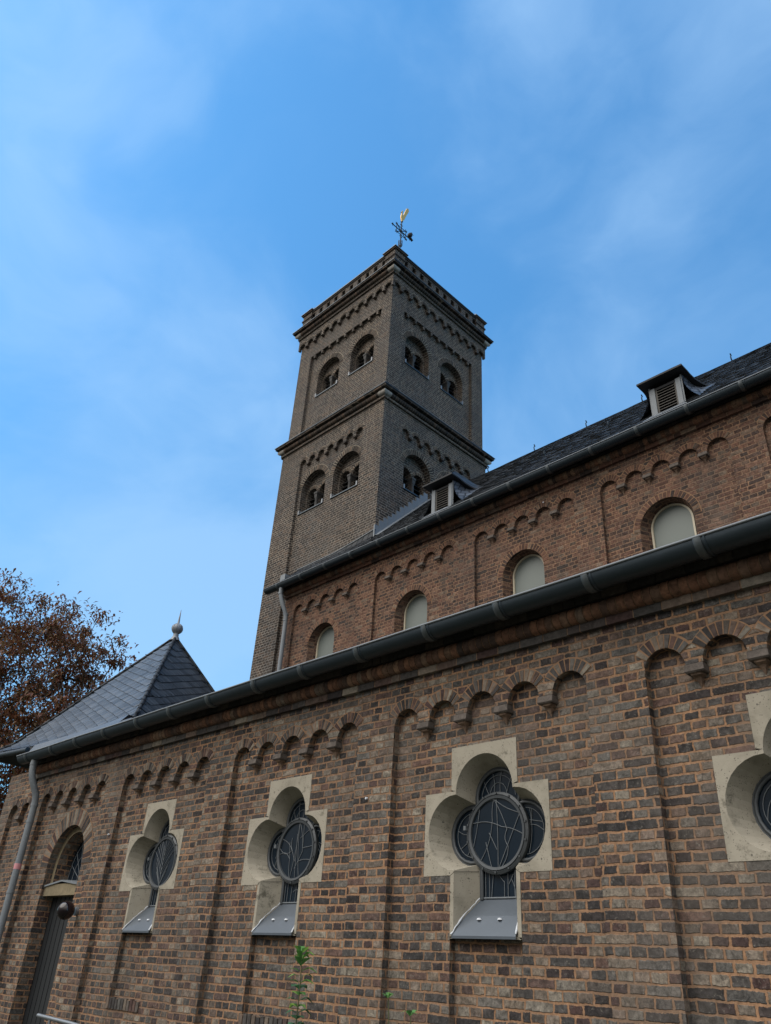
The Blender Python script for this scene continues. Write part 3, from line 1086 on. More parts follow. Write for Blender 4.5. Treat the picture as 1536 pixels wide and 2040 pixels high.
    si.poly([(-hf, yf, zf - .022), (hf, yf, zf - .022), (hf, .07, zf - .022), (-hf, .07, zf - .022)], M_SILL)
    for sg in (-1, 1):
        pts = [(sg * (h_ + .004), y - .004, z + .012) for (y, z), h_ in zip(pr[1:], wd[1:])]
        fine = []
        for i in range(len(pts) - 1):
            for k in range(6):
                f_ = k / 6
                j = rnd.uniform(-.008, .006)
                fine.append(tuple(pts[i][c] * (1 - f_) + pts[i + 1][c] * f_ + (j if c == 2 else 0) for c in range(3)))
        fine.append(pts[-1])
        si.tube(fine, [rnd.uniform(.005, .011) for _ in fine], M_WHITE, 6)
    for x, t_ in ((-.115, .40), (.115, .40)):
        y, z = yf + (yb2 - yf) * t_, zf + (zb_ - zf) * t_ + .012
        si.lathe([(0, .014), (.018, .010), (.024, -.004)], (x, y - .004, z), M_WHITE, 8)
    return w, gl, fr, rg, cm, si


PANES = {0: 'quatrefoil window with star shaped leading above its zinc sill', 1: 'quatrefoil window with leaf shaped leading', 2: 'quatrefoil window with herringbone leading beside the door'}
for i, xc in enumerate(WINS):
    k = BAYS.index(min(BAYS, key=lambda u: abs(u + WIN_DX - xc)))
    var = {0: 0, 1: 0, 2: 1, 3: 2, 5: 1}.get(k, 0)
    if k == 0:
        var = 3
    if k == 1:
        var = 0
    w, gl, fr, rg, cm, si = make_quatrefoil(var)
    W = obj('quatrefoil_window', w, church, (xc, YR, CZ))
    for nm, mm in (('pane', gl), ('window_frame', fr), ('round_casement', rg), ('lead_lines', cm), ('sill', si)):
        obj(nm, mm, W)

# ---- door
d = MB()
d.box(DOOR_X - .60, DOOR_X + .60, 6.23, 6.28, ZG, .86, M_DOOR)
for i in range(9):
    x = DOOR_X - .6 + 1.2 * i / 8
    d.box(x - .004, x + .004, 6.226, 6.23, ZG, .86, M_BLACK)
D = obj('door', d, church)
m = MB()
m.tube([(DOOR_X + .42, 6.22, -.62), (DOOR_X + .42, 6.17, -.62), (DOOR_X + .30, 6.17, -.62)], .012, M_RAIL, 8)
obj('door_handle', m, D)
m = MB()
m.box(DOOR_X - .618, DOOR_X + .618, 6.05, 6.26, .85, 1.02, M_LINT)
LN = obj('door_lintel', m, church)
m = MB()
xl, xr, xm = DOOR_X - .62, DOOR_X + .62, DOOR_X
m.poly([(xl, 6.03, 1.01), (xm, 6.03, 1.075), (xm, 6.42, 1.10), (xl, 6.42, 1.03)], M_LEADW)
m.poly([(xm, 6.03, 1.075), (xr, 6.03, 1.01), (xr, 6.42, 1.03), (xm, 6.42, 1.10)], M_LEADW)
m.poly([(xl, 6.03, .985), (xm, 6.03, 1.05), (xm, 6.03, 1.075), (xl, 6.03, 1.01)], M_LEADW)
m.poly([(xm, 6.03, 1.05), (xr, 6.03, .985), (xr, 6.03, 1.01), (xm, 6.03, 1.075)], M_LEADW)
obj('lead_capping', m, LN)
m = MB()
m.poly([(DOOR_X - .55, 6.36, 1.0), (DOOR_X + .55, 6.36, 1.0)] + [(DOOR_X + .55 * cos(pi * i / 20), 6.36, DOOR_ZS + .55 * sin(pi * i / 20)) for i in range(21)], M_GLASS)
TY = obj('tympanum_window', m, church)
m = MB()
for i in range(1, 9):
    a_ = pi * i / 9
    m.tube([(DOOR_X + .16 * cos(a_), 6.35, 1.10 + .16 * sin(a_)), (DOOR_X + .50 * cos(a_), 6.35, 1.12 + .66 * sin(a_))], .006, M_CAME, 5)
for r_ in (.16, .34, .50):
    m.tube([(DOOR_X + r_ * cos(pi * i / 20), 6.35, 1.08 + r_ * 1.3 * sin(pi * i / 20)) for i in range(21)], .006, M_CAME, 5)
obj('lead_lines', m, TY)

# ------------------------------------------------------------------ clerestory
YCP, YCR = 10.985, 11.05
CB = [-6.013 - PITCH * k for k in range(4)] + [-6.013 + PITCH * k for k in (1, 2, 3)]
CZS, CZT, CZ0 = 7.85, 8.36, 4.5
cw = MB()
cur = -15.28
corb_at = []
for u0 in sorted(CB):
    cw.poly([(cur, YCP, CZ0), (u0, YCP, CZ0), (u0, YCP, CZT), (cur, YCP, CZT)], MB_CLER)
    for xx in (u0, u0 + BW):
        cw.poly([(xx, YCP, CZ0), (xx, YCR + .02, CZ0), (xx, YCR + .02, CZS), (xx, YCP, CZS)], MB_CLER)
    legs = arcade(cw, T6, YCP, YCR + .02, u0, 5, AR, AG, CZS, CZT, MB_CLER, AR + .125, MU_CLER, M_MORT)
    corb_at += [(l, YCR + .01, CZS - .08) for l in legs]
    xc = u0 + BW / 2 - .06
    op = (xc, .485, 5.9, 6.815, True)
    plate(cw, T6, YCR, u0, u0 + BW, CZ0, 8.15, [op], MB_CLER)
    reveal(cw, T6, op, YCR, YCR + .22, MB_CLER, .385, .08)
    ring(cw, T6, YCR, xc, 6.815, .485, .615, 24, MU_CLER, M_MORT, a0=0, a1=180)
    cur = u0 + BW
cw.poly([(cur, YCP, CZ0), (6.0, YCP, CZ0), (6.0, YCP, CZT), (cur, YCP, CZT)], MB_CLER)
cw.poly([(-15.28, YCP, CZ0), (-15.28, 11.6, CZ0), (-15.28, 11.6, 8.9), (-15.28, YCP, 8.6)], MB_CLER)
cw.poly([(6.0, YCP, CZ0), (6.0, 16.3, CZ0), (6.0, 16.3, 8.6), (6.0, 13.6, 11.68), (6.0, YCP, 8.6)], MB_CLER)
cw.poly([(-12.45, 11.7, CZ0), (5.9, 11.7, CZ0), (5.9, 11.7, 9.3), (-12.45, 11.7, 9.3)], M_BLACK)
CW = obj('clerestory_wall', cw, church)
for p in corb_at:
    obj('corbel', corb, CW, p)
cn = MB()
course_run(cn, T6, -15.28, 6, 10.935, YCP + .05, 8.33, 8.41, MU_CLER, M_MORTD)
roll_run(cn, T6, -15.26, 6, 10.927, 8.483, .075, MU_ROLL, M_MORTD, .084)
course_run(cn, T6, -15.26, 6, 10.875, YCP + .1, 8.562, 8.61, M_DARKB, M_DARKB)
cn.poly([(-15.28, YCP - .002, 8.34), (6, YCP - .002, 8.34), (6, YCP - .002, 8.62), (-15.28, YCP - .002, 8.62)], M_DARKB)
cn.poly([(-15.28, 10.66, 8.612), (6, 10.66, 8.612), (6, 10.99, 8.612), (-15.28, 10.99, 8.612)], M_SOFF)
obj('clerestory_cornice', cn, church)

# clerestory windows
fm = MB()
op = (0, .375, 6.0 - 6.9, 0, True)
A, B = arc(0, -.01, .385, 20), arc(0, -.01, .352, 20)
A = [(-.385, -.9)] + A + [(.385, -.9)]
B = [(-.352, -.9)] + B + [(.352, -.9)]
for i in range(len(A) - 1):
    fm.poly([(A[i][0], .0, A[i][1]), (A[i + 1][0], .0, A[i + 1][1]), (B[i + 1][0], .0, B[i + 1][1]), (B[i][0], .0, B[i][1])], M_FRAMEW)
    fm.poly([(B[i][0], .0, B[i][1]), (B[i + 1][0], .0, B[i + 1][1]), (B[i + 1][0], .05, B[i + 1][1]), (B[i][0], .05, B[i][1])], M_FRAMEW)
fmesh = fm.mesh('clerestory_window')
gm = MB()
gm.poly([(x, .03, z) for x, z in B], M_FROST)
gmesh = gm.mesh('pane')
for u0 in sorted(CB):
    W = obj('clerestory_window', fmesh, church, (u0 + BW / 2 - .06, YCR + .2, 6.9))
    obj('pane', gmesh, W)

# ------------------------------------------------------------------ nave roof
RZ = lambda y: 8.62 + 1.027 * (y - 10.62)
nr = MB()
XE = 6.1
for (x0, x1, y1) in ((-15.5, -12.5, 11.42), (-12.5, XE, 13.6)):
    ny_ = 2 if y1 < 12 else 12
    nx_ = 4 if y1 < 12 else 30
    rows = []
    for i in range(ny_ + 1):
        y = 10.60 + (y1 - 10.60) * i / ny_
        rows.append([(x0 + (x1 - x0) * j / nx_, y, RZ(y) + .012 * sin(j * 1.7 + x0) * (1 if 0 < i else 0)) for j in range(nx_ + 1)])
    nr.grid(rows, M_SLATE, True)
nr.poly([(-12.5, 13.6, RZ(13.6)), (XE, 13.6, RZ(13.6)), (XE, 16.6, RZ(10.6)), (-12.5, 16.6, RZ(10.6))], M_SLATE)
nr.poly([(-15.5, 10.60, RZ(10.6) - .03), (XE, 10.60, RZ(10.6) - .03), (XE, 10.60, RZ(10.6)), (-15.5, 10.60, RZ(10.6))], M_SLATE)
nr.poly([(-15.5, 10.6, RZ(10.6) - .03), (-15.5, 11.42, RZ(10.6) - .03), (-15.5, 11.42, RZ(11.42)), (-15.5, 10.6, RZ(10.6))], M_LEADW)
NR = obj('nave_roof', nr, church)
hk = MB()
hk.tube([(0, .06, -.03), (0, -.02, .03), (0, -.03, .10), (0, .02, .15), (0, -.02, .19)], .014, M_IRON, 5)
hmesh = hk.mesh('roof_hook')
for x, y in ((-9.1, 13.55), (-7.82, 12.03), (-7.59, 13.55), (-6.27, 12.11), (-6.12, 13.55), (-4.05, 13.55), (-10.58, 13.55), (-2.9, 12.1)):
    obj('roof_hook', hmesh, NR, (x, y, RZ(y)))
# lead flashings against the tower
fl = MB()
prev = None
ys = [11.36 + .145 * i for i in range(14)]
for i, y in enumerate(ys[:-1]):
    y2 = ys[i + 1]
    z2 = RZ(y2) + .24 + random.uniform(-.02, .03)
    fl.hexa([(-12.47 + .004 * (i % 2), y, RZ(y) + .02), (-12.47 + .004 * (i % 2), y2 + .01, RZ(y2) + .02), (-12.51, y2 + .01, RZ(y2) + .02), (-12.51, y, RZ(y) + .02),
             (-12.475 + .004 * (i % 2), y, z2 - .015), (-12.475 + .004 * (i % 2), y2 + .01, z2), (-12.51, y2 + .01, z2), (-12.51, y, z2 - .015)], M_LEADW)
fl.poly([(-12.3, 11.36, RZ(11.36) + .02), (-12.3, 13.3, RZ(13.3) + .02), (-12.48, 13.3, RZ(13.3) + .05), (-12.48, 11.36, RZ(11.36) + .05)], M_LEADW)
zt = [(-15.5, .04), (-14.6, .05), (-14.0, .06), (-13.3, .13), (-12.46, .24)]
for (xa, ha), (xb, hb) in zip(zt, zt[1:]):
    z = RZ(11.36)
    fl.poly([(xa, 11.36, z), (xb, 11.36, z), (xb, 11.385, z + hb), (xa, 11.385, z + ha)], M_SLATE)
    fl.tube([(xa, 11.38, z + ha), (xb, 11.38, z + hb)], .018, M_LEADW, 6)
fl.box(-15.62, -15.42, 10.95, 11.3, 8.9, 9.12, M_LEADW)
obj('tower_flashing', fl, church)


# ---- single slates
M_SLU = unit_mat("slate_nave", [(0, (.016, .019, .023)), (.5, (.028, .033, .040)), (.85, (.040, .046, .053)), (1, (.055, .060, .062))], mott=.35, rough=.55, bump=.003, stain=.35, spec=.35)
M_SLUR = unit_mat("slate_pavilion_shaded", [(0, (.020, .026, .034)), (.5, (.036, .045, .057)), (1, (.060, .072, .086))], mott=.35, rough=.5, bump=.002, stain=.3, spec=.45)  # same slate as the front, toned down for the shaded slope
M_SLUF = unit_mat("slate_pavilion_lit", [(0, (.018, .028, .042)), (.5, (.036, .052, .074)), (1, (.066, .088, .118))], mott=.3, rough=.46, bump=.002, stain=.25, spec=.45)  # front slope slates, sky light put into the bluer colour


def slates(m, P_of, inside, u0, u1, w0, w1, ang, ch, sw, mat, nrm, skew=.25, lift=.014, seed=1):
    """courses of slates laid at an angle; P_of maps plane metres to the roof"""
    R_ = random.Random(seed)
    ca, sa = cos(radians(ang)), sin(radians(ang))
    ext = max(u1 - u0, w1 - w0) * 1.2
    cu, cw_ = (u0 + u1) / 2, (w0 + w1) / 2
    n1, n2 = int(ext / ch) + 1, int(ext / sw) + 1
    for i in range(-n1, n1 + 1):
        off = R_.uniform(-.25, .25) * sw + (i % 2) * sw * .5
        for j in range(-n2, n2 + 1):
            a_, b_ = j * sw + off, i * ch
            mid = (a_ + sw * .5, b_ + ch * .5)
            uu, ww = cu + mid[0] * ca - mid[1] * sa, cw_ + mid[0] * sa + mid[1] * ca
            if not inside(uu, ww):
                continue
            g_ = .005
            jl = [R_.uniform(-.005, .005) for _ in range(4)]
            cs = [(a_ + g_ - skew * ch * .0, b_ - .012 + jl[0], lift + R_.uniform(0, .006)), (a_ + sw - g_, b_ - .006 + jl[1], lift + R_.uniform(-.004, .004)),
                  (a_ + sw - g_ + skew * ch, b_ + ch + .012, .003 + R_.uniform(0, .003)), (a_ + g_ + skew * ch, b_ + ch + .012, .003)]
            pts = []
            for (x, y, h) in cs:
                q = P_of(cu + x * ca - y * sa, cw_ + x * sa + y * ca)
                pts.append((q[0] + nrm[0] * h, q[1] + nrm[1] * h, q[2] + nrm[2] * h))
            m.poly(pts, mat)
            lo = []
            for (x, y, h), k in zip(cs[:2], (0, 1)):
                q = P_of(cu + x * ca - y * sa, cw_ + x * sa + y * ca)
                lo.append((q[0], q[1], q[2]))
            b0 = len(m.v) - 4                    # front edge shares the slate's lower vertices so it stays one piece
            m.v.extend(lo)
            m.f.append([b0, b0 + 1, b0 + 5, b0 + 4])
            m.mi.append(m._m(mat))
            m.sm.append(False)


sl = MB()
slates(sl, lambda u, w: (u, 10.60 + w * cos(S), RZ(10.60) + w * sin(S)), lambda u, w: -12.45 < u < 2.0 and .02 < w < 4.26, -12.5, 2.0, 0, 4.3, 2.5, .135, .21, M_SLU, (0, -sin(S), cos(S)), .3, .016, 4)
slates(sl, lambda u, w: (u, 10.60 + w * cos(S), RZ(10.60) + w * sin(S)), lambda u, w: -15.4 < u < -12.5 and .02 < w < 1.08, -15.5, -12.5, 0, 1.1, 2.5, .135, .21, M_SLU, (0, -sin(S), cos(S)), .3, .012, 5)
obj('slating', sl, NR)


# ---- dormers
def make_dormer(x):
    """small louvred roof house; x = left edge of the front"""
    w_, yf = .585, 11.0
    zb, zt_ = RZ(yf) - .06, 9.60
    post = MB()
    for a_ in (x, x + w_ - .09):
        post.box(a_, a_ + .09, yf - .015, yf + .06, zb, zt_, M_GREYP)
    post.box(x + .09, x + w_ - .09, yf, yf + .06, zt_ - .05, zt_, M_SOFF)
    post.poly([(x - .16, yf - .18, RZ(yf - .18) + .02), (x + w_ + .12, yf - .18, RZ(yf - .18) + .02), (x + w_ + .02, yf - .02, zb + .06), (x - .04, yf - .02, zb + .06)], M_LEADW)
    o_ = obj('dormer', post, church)
    lv = MB()
    lv.poly([(x + .09, yf + .09, zb), (x + w_ - .09, yf + .09, zb), (x + w_ - .09, yf + .09, zt_), (x + .09, yf + .09, zt_)], M_BLACK)
    lv.box(x + .09, x + .125, yf + .005, yf + .05, zb + .05, zt_ - .05, M_WOOD)
    lv.box(x + w_ - .125, x + w_ - .09, yf + .005, yf + .05, zb + .05, zt_ - .05, M_WOOD)
    nl = 9
    for i in range(nl):
        z = zb + .09 + (zt_ - zb - .17) * i / (nl - 1)
        lv.hexa([(x + .12, yf + .0, z - .022), (x + w_ - .12, yf + .0, z - .022), (x + w_ - .12, yf + .07, z + .012), (x + .12, yf + .07, z + .012),
                 (x + .12, yf + .0, z - .010), (x + w_ - .12, yf + .0, z - .010), (x + w_ - .12, yf + .07, z + .024), (x + .12, yf + .07, z + .024)], M_WOOD)
    obj('louvre', lv, o_)
    ze = 9.66
    for sg in (-1, 1):
        ck = MB()
        xs_ = x + w_ if sg > 0 else x
        rows = []
        for i in range(11):                      # from the top edge of the cheek down to the flared foot
            f_ = i / 10
            row = []
            for j in range(9):
                y = yf + .01 + .66 * j / 8
                zr = RZ(y)
                fl_ = .03 + .26 * f_ ** 2.4 + .16 * (j / 8) ** 2
                row.append((xs_ + sg * fl_, y, max(ze + (zr - ze) * f_, zr) + .012))
            rows.append(row)
        ck.grid(rows, M_SLATE_C, True)
        ck.poly([(xs_, yf + .005, RZ(yf)), (xs_ + sg * .03, yf + .005, RZ(yf)), (xs_ + sg * .03, yf + .005, ze), (xs_, yf + .005, ze)], M_GREYP)
        obj('dormer_cheek', ck, o_)
    rf = MB()
    ov, sw = .17, .13
    xl, xr = x - sw - .04, x + w_ + sw
    y0, ze = yf - ov, 9.735
    # eave line: front, then the sides run back and sweep out and down onto the main roof
    nS = 12
    left, right = [], []
    for i in range(nS + 1):
        f_ = i / nS
        y = y0 + .80 * f_
        sweep = max(0, f_ - .35) / .65
        z = ze - .10 * sweep ** 1.5
        dx = .27 * sweep ** 2.0
        z = max(z - .12 * sweep, RZ(y) + .02)
        left.append((xl - dx, y, z))
        right.append((xr + dx, y, z))
    ridge_y = 11.42
    xm0, xm1 = x + w_ * .5 - .09, x + w_ * .5 + .09
    rows_l, rows_r = [], []
    zr_ = 10.27
    for i in range(nS + 1):
        f_ = i / nS
        yy = ridge_y + .75 * f_
        top = (x + w_ * .5, min(yy, 12.33), max(zr_, RZ(min(yy, 12.33)) + .03))
        for src, dst in ((left, rows_l), (right, rows_r)):
            p = src[i]
            col_ = []
            for k in range(7):
                t_ = k / 6
                bz = p[2] + (top[2] - p[2]) * t_ ** 1.1
                q = (p[0] + (top[0] - p[0]) * t_, p[1] + (top[1] - p[1]) * t_, bz)
                col_.append((q[0], q[1], max(q[2], RZ(q[1]) + .015)))
            dst.append(col_)
    rf.grid(rows_l, M_SLATE, False)
    rf.grid(rows_r, M_SLATE, False)
    ht = (x + w_ * .5, ridge_y, zr_)
    rf.poly([left[0], right[0], ht], M_SLATE)
    # thickness and soffit
    rf.poly([left[0], right[0], (right[0][0], y0, ze - .035), (left[0][0], y0, ze - .035)], M_SOFF)
    for E_ in (left, right):
        for a_, b_ in zip(E_, E_[1:]):
            rf.poly([a_, b_, (b_[0], b_[1], b_[2] - .035), (a_[0], a_[1], a_[2] - .035)], M_SOFF)
    for i in range(nS):
        a_, b_, c_, d_ = left[i], right[i], right[i + 1], left[i + 1]
        rf.poly([(p[0], p[1], p[2] - .036) for p in (a_, b_, c_, d_)], M_SOFF)
    obj('dormer_roof', rf, o_)
    return o_


make_dormer(-10.20)['label'] = 'louvred dormer at the foot of the nave roof close to the tower'
make_dormer(-4.80)['label'] = 'louvred dormer on the nave roof farther from the tower, against the sky'

# ------------------------------------------------------------------ bell tower
TX0, TX1, TY0, TY1 = -17.02, -12.5, 11.4, 15.86
tw = MB()
corb_s = corbel_mesh(.085, .042, .105, .03, MU_TOW)
tcor = []


def tower_face(T, ua, ub, pan, upan, wl, wu, east=False):
    d0, d1 = 0.0, .085
    p0, p1 = pan
    # lower stage
    for a_, b_ in ((ua, p0), (p1, ub)):
        tw.poly([T(a_, d0, ZG), T(b_, d0, ZG), T(b_, d0, 13.86), T(a_, d0, 13.86)], MB_TOW)
    for u in (p0, p1):
        tw.poly([T(u, d0, ZG), T(u, d1 + .02, ZG), T(u, d1 + .02, 13.13), T(u, d0, 13.13)], MB_TOW)
    r_ = .146
    g_ = ((p1 - p0) - 14 * r_) / 6
    legs = arcade(tw, T, d0, d1 + .02, p0, 7, r_, g_, 13.13, 13.86, MB_TOW, r_ + .11, MU_TOW, M_MORTT, 8, .06)
    for l in legs:
        tcor.append((T(l, d1 + .01, 13.025), east))
    ops = [(c, .545, 11.41, 12.155, True) for c in wl]
    plate(tw, T, d1, p0, p1, ZG, 13.45, ops, MB_TOW)
    for o_ in ops:
        reveal(tw, T, o_, d1, d1 + .2, MB_TOW)
        ring(tw, T, d1, o_[0], o_[3], .545, .715, 26, MU_TOW, M_MORTT, a0=0, a1=180)
    # upper stage
    s0, s1 = .06, .16
    a2, b2 = ua + .06, ub - .06
    q0, q1 = upan
    zt = 17.70
    for a_, b_ in ((a2, q0), (q1, b2)):
        tw.poly([T(a_, s0, 14.2), T(b_, s0, 14.2), T(b_, s0, 18.7), T(a_, s0, 18.7)], MB_TOW)
    tw.poly([T(q0, s0, zt), T(q1, s0, zt), T(q1, s0, 18.7), T(q0, s0, 18.7)], MB_TOW)
    tw.poly([T(q0, s0, zt), T(q1, s0, zt), T(q1, s1, zt), T(q0, s1, zt)], MB_TOW)
    for u in (q0, q1):
        tw.poly([T(u, s0, 14.2), T(u, s1, 14.2), T(u, s1, zt), T(u, s0, zt)], MB_TOW)
    ops = [(c, .53, 15.85, 16.62, True) for c in wu]
    plate(tw, T, s1, q0, q1, 14.2, zt, ops, MB_TOW)
    for o_ in ops:
        reveal(tw, T, o_, s1, s1 + .2, MB_TOW)
        ring(tw, T, s1, o_[0], o_[3], .53, .70, 26, MU_TOW, M_MORTT, a0=0, a1=180)
    # stepped edge above the upper field
    nst = 9
    for i in range(nst):
        uc = q0 + (q1 - q0) * (i + .5) / nst
        for (hw_, zz0, zz1) in ((.040, zt - .115, zt),):
            tw.hexa([T(uc - hw_, s0 + .002, zz0), T(uc + hw_, s0 + .002, zz0), T(uc + hw_, s1, zz0), T(uc - hw_, s1, zz0),
                     T(uc - hw_, s0 + .002, zz1), T(uc + hw_, s0 + .002, zz1), T(uc + hw_, s1, zz1), T(uc - hw_, s1, zz1)], MB_TOW)
    # arched frieze right under the top cornice, running round the corners
    f0, f1 = (-.024 if east else -.025), .065
    eps = .004 if east else 0.0
    pitch = (ub - ua + .04) / 11
    r_ = .150
    g_ = pitch - 2 * r_
    us = ua - .02 + g_ / 2
    legs = arcade(tw, T, f0, f1, us, 11, r_, g_, 18.36, 18.86, MB_TOW, r_ + .11, MU_TOW, M_MORTT, 8, .045)
    for e0, e1 in ((ua - .025 + eps, us), (ub + .025 - g_ / 2 - .005, ub + .025 - (.004 if not east else 0))):
        zb_, zt_ = 18.315 + eps, 18.86 - eps
        tw.hexa([T(e0, f0, zb_), T(e1, f0, zb_), T(e1, f1, zb_), T(e0, f1, zb_), T(e0, f0, zt_), T(e1, f0, zt_), T(e1, f1, zt_), T(e0, f1, zt_)], MB_TOW)
    for l in legs:
        tcor.append((T(l, f1 - .01, 18.275), east))
    return


S_WL, S_WU = (-15.385, -13.96), (-15.43, -13.85)
E_WL, E_WU = (12.92, 14.36), (12.77, 14.38)
tower_face(TS(TY0), TX0, TX1, (-16.06, -13.30), (-16.36, -13.0), S_WL, S_WU)
tower_face(TE(TX1), TY0, TY1, (12.16, 15.12), (12.02, 15.26), E_WL, E_WU, True)
for z0, z1, d_ in ((ZG, 13.9, 0), (13.9, 19.0, .06)):
    tw.poly([(TX0 + d_, TY0 + d_, z0), (TX0 + d_, TY1 - d_, z0), (TX0 + d_, TY1 - d_, z1), (TX0 + d_, TY0 + d_, z1)], MB_TOW)
    tw.poly([(TX0 + d_, TY1 - d_, z0), (TX1 - d_, TY1 - d_, z0), (TX1 - d_, TY1 - d_, z1), (TX0 + d_, TY1 - d_, z1)], MB_TOW)
# dark core behind the openings
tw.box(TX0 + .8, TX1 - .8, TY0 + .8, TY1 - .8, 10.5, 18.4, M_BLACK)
TWR = obj('tower_wall', tw, church)
for p, east in tcor:
    obj('corbel', corb_s, TWR, p, rotz=(pi / 2 if east else 0))


def tower_cornice(z0, zs1, roll, zd0, zd1, ztop, base):
    """string, roll and crowning course round the four sides; base = how far the wall face stands inside the lower wall face"""
    m = MB()
    Z_ = (z0, zs1, zd0, zd1, ztop)
    for T, ua, ub, ep in ((TS(TY0), TX0, TX1, 0.0), (TE(TX1), TY0, TY1, .0025)):
        a_, b_ = ua + base, ub - base
        o1, o2, o3 = .05 + ep, .13, .20 + ep
        z0, zs1, zd0, zd1, ztop = (q + ep for q in Z_)
        m.hexa([T(a_ - o1, base - o1, z0), T(b_ + o1, base - o1, z0), T(b_ + o1, base + .1, z0), T(a_ - o1, base + .1, z0),
                T(a_ - o1, base - o1, zs1), T(b_ + o1, base - o1, zs1), T(b_ + o1, base + .1, zs1), T(a_ - o1, base + .1, zs1)], MB_TOW)
        zc, r_ = roll
        roll_run(m, T, a_ + .16, b_ - .16, base - .055, zc, r_, MU_TOW, M_MORTT, .088)
        m.hexa([T(a_ - .02, base - .03, zs1), T(b_ + .02, base - .03, zs1), T(b_, base + .1, zs1), T(a_, base + .1, zs1),
                T(a_ - .02, base - .03, zd0), T(b_ + .02, base - .03, zd0), T(b_, base + .1, zd0), T(a_, base + .1, zd0)], MB_TOW)
        # rounded corner stones
        for e, sg in ((a_, 1), (b_, -1)):
            ang = [radians(q) for q in (-100, -60, -20, 20, 60, 100)]
            R = r_ * 1.06
            pr = lambda u: [T(u, base - .055 - R * cos(q), zc + R * sin(q)) for q in ang]
            A_ = [T(e - sg * (.055 + R * cos(q)), base - .055 - R * cos(q), zc + R * sin(q)) for q in ang]
            m.grid([A_, pr(e + sg * .15)], M_PALEST)
            m.poly(pr(e + sg * .15), M_PALEST)
        course_run(m, T, a_ - o3 + .01, b_ + o3 - .01, base - o3, base + .1, zd0, zd1, MU_TOW, M_MORTT)
        # weathered top
        m.poly([T(a_ - o3 - .02, base - o3 - .02, zd1), T(b_ + o3 + .02, base - o3 - .02, zd1), T(b_ + .02, base + .07, ztop), T(a_ - .02, base + .07, ztop)], M_LEADW)
        m.hexa([T(a_ - o3 - .02, base - o3 - .02, zd1 - .022), T(b_ + o3 + .02, base - o3 - .02, zd1 - .022), T(b_ + o3, base, zd1 - .022), T(a_ - o3, base, zd1 - .022),
                T(a_ - o3 - .02, base - o3 - .02, zd1 + .001), T(b_ + o3 + .02, base - o3 - .02, zd1 + .001), T(b_ + o3, base, zd1 + .001), T(a_ - o3, base, zd1 + .001)], M_GUT)
    for (x0, x1, y0, y1) in ((TX0 - .1, TX0 + .1, TY0, TY1), (TX0, TX1, TY1 - .1, TY1 + .1)):
        m.box(x0, x1, y0, y1, z0, zd1, MB_TOW)
    return m


obj('tower_string_course', tower_cornice(13.84, 13.93, (14.01, .082), 14.095, 14.185, 14.33, 0.0), church)
obj('tower_cornice', tower_cornice(18.80, 18.885, (18.965, .082), 19.05, 19.135, 19.2, -.02), church)

# parapet
pp = MB()
PD, PT = .02, .3
Z0, Z1 = 19.12, 20.0
for T, ua, ub in ((TS(TY0), TX0, TX1), (TE(TX1), TY0, TY1)):
    cs = [ua + .52 + (ub - ua - 1.04) * i / 9 for i in range(10)]
    ops = [(c, .085, 19.57, 19.81, False) for c in cs]
    plate(pp, T, PD, ua + PD, ub - PD, Z0, Z1 - .06, ops, MB_TOW)
    for o_ in ops:
        reveal(pp, T, o_, PD, PD + PT, MB_TOW)
    plate(pp, T, PD + PT, ua + PT, ub - PT, Z0, Z1 - .06, ops, MB_TOW)
    pp.hexa([T(ua + .3, PD - .055, Z1 - .06), T(ub - .3, PD - .055, Z1 - .06), T(ub - .3, PD + PT, Z1 - .06), T(ua + .3, PD + PT, Z1 - .06),
             T(ua + .3, PD - .055, Z1 - .02), T(ub - .3, PD - .055, Z1 - .02), T(ub - .3, PD + PT, Z1 + .02), T(ua + .3, PD + PT, Z1 + .02)], M_GUT)
    pp.hexa([T(ua + .3, PD - .03, Z1 - .125), T(ub - .3, PD - .03, Z1 - .125), T(ub - .3, PD + .1, Z1 - .125), T(ua + .3, PD + .1, Z1 - .125),
             T(ua + .3, PD - .03, Z1 - .062), T(ub - .3, PD - .03, Z1 - .062), T(ub - .3, PD + .1, Z1 - .062), T(ua + .3, PD + .1, Z1 - .062)], MU_TOW)
pp.box(TX0 + .02, TX0 + .32, TY0 + .2, TY1 - .2, Z0, Z1, MB_TOW)
pp.box(TX0 + .2, TX1 - .2, TY1 - .32, TY1 - .02, Z0, Z1, MB_TOW)
obj('parapet', pp, church)
for cx_, cy_ in ((TX0 + .21, TY0 + .21), (TX1 - .21, TY0 + .21), (TX1 - .21, TY1 - .21), (TX0 + .21, TY1 - .21)):
    m = MB()
    h_ = .225
    m.box(cx_ - h_, cx_ + h_, cy_ - h_, cy_ + h_, Z0, 19.93, MB_TOW)
    m.box(cx_ - h_ - .03, cx_ + h_ + .03, cy_ - h_ - .03, cy_ + h_ + .03, 19.66, 19.72, MU_TOW)
    m.box(cx_ - h_ - .045, cx_ + h_ + .045, cy_ - h_ - .045, cy_ + h_ + .045, 19.93, 19.985, MU_TOW)
    P_ = obj('corner_pier', m, church)
    m = MB()
    h_ = .30
    rows = []
    for f_, z in ((1, 19.985), (1, 20.005), (.55, 20.14), (.24, 20.30), (.0, 20.46)):
        rows.append([(cx_ - h_ * f_, cy_ - h_ * f_, z), (cx_ + h_ * f_, cy_ - h_ * f_, z), (cx_ + h_ * f_, cy_ + h_ * f_, z), (cx_ - h_ * f_, cy_ + h_ * f_, z)])
    m.grid(rows, M_ZINC, False, True)
    obj('pier_cap', m, P_)
m = MB()
ax, ay = (TX0 + TX1) / 2, (TY0 + TY1) / 2
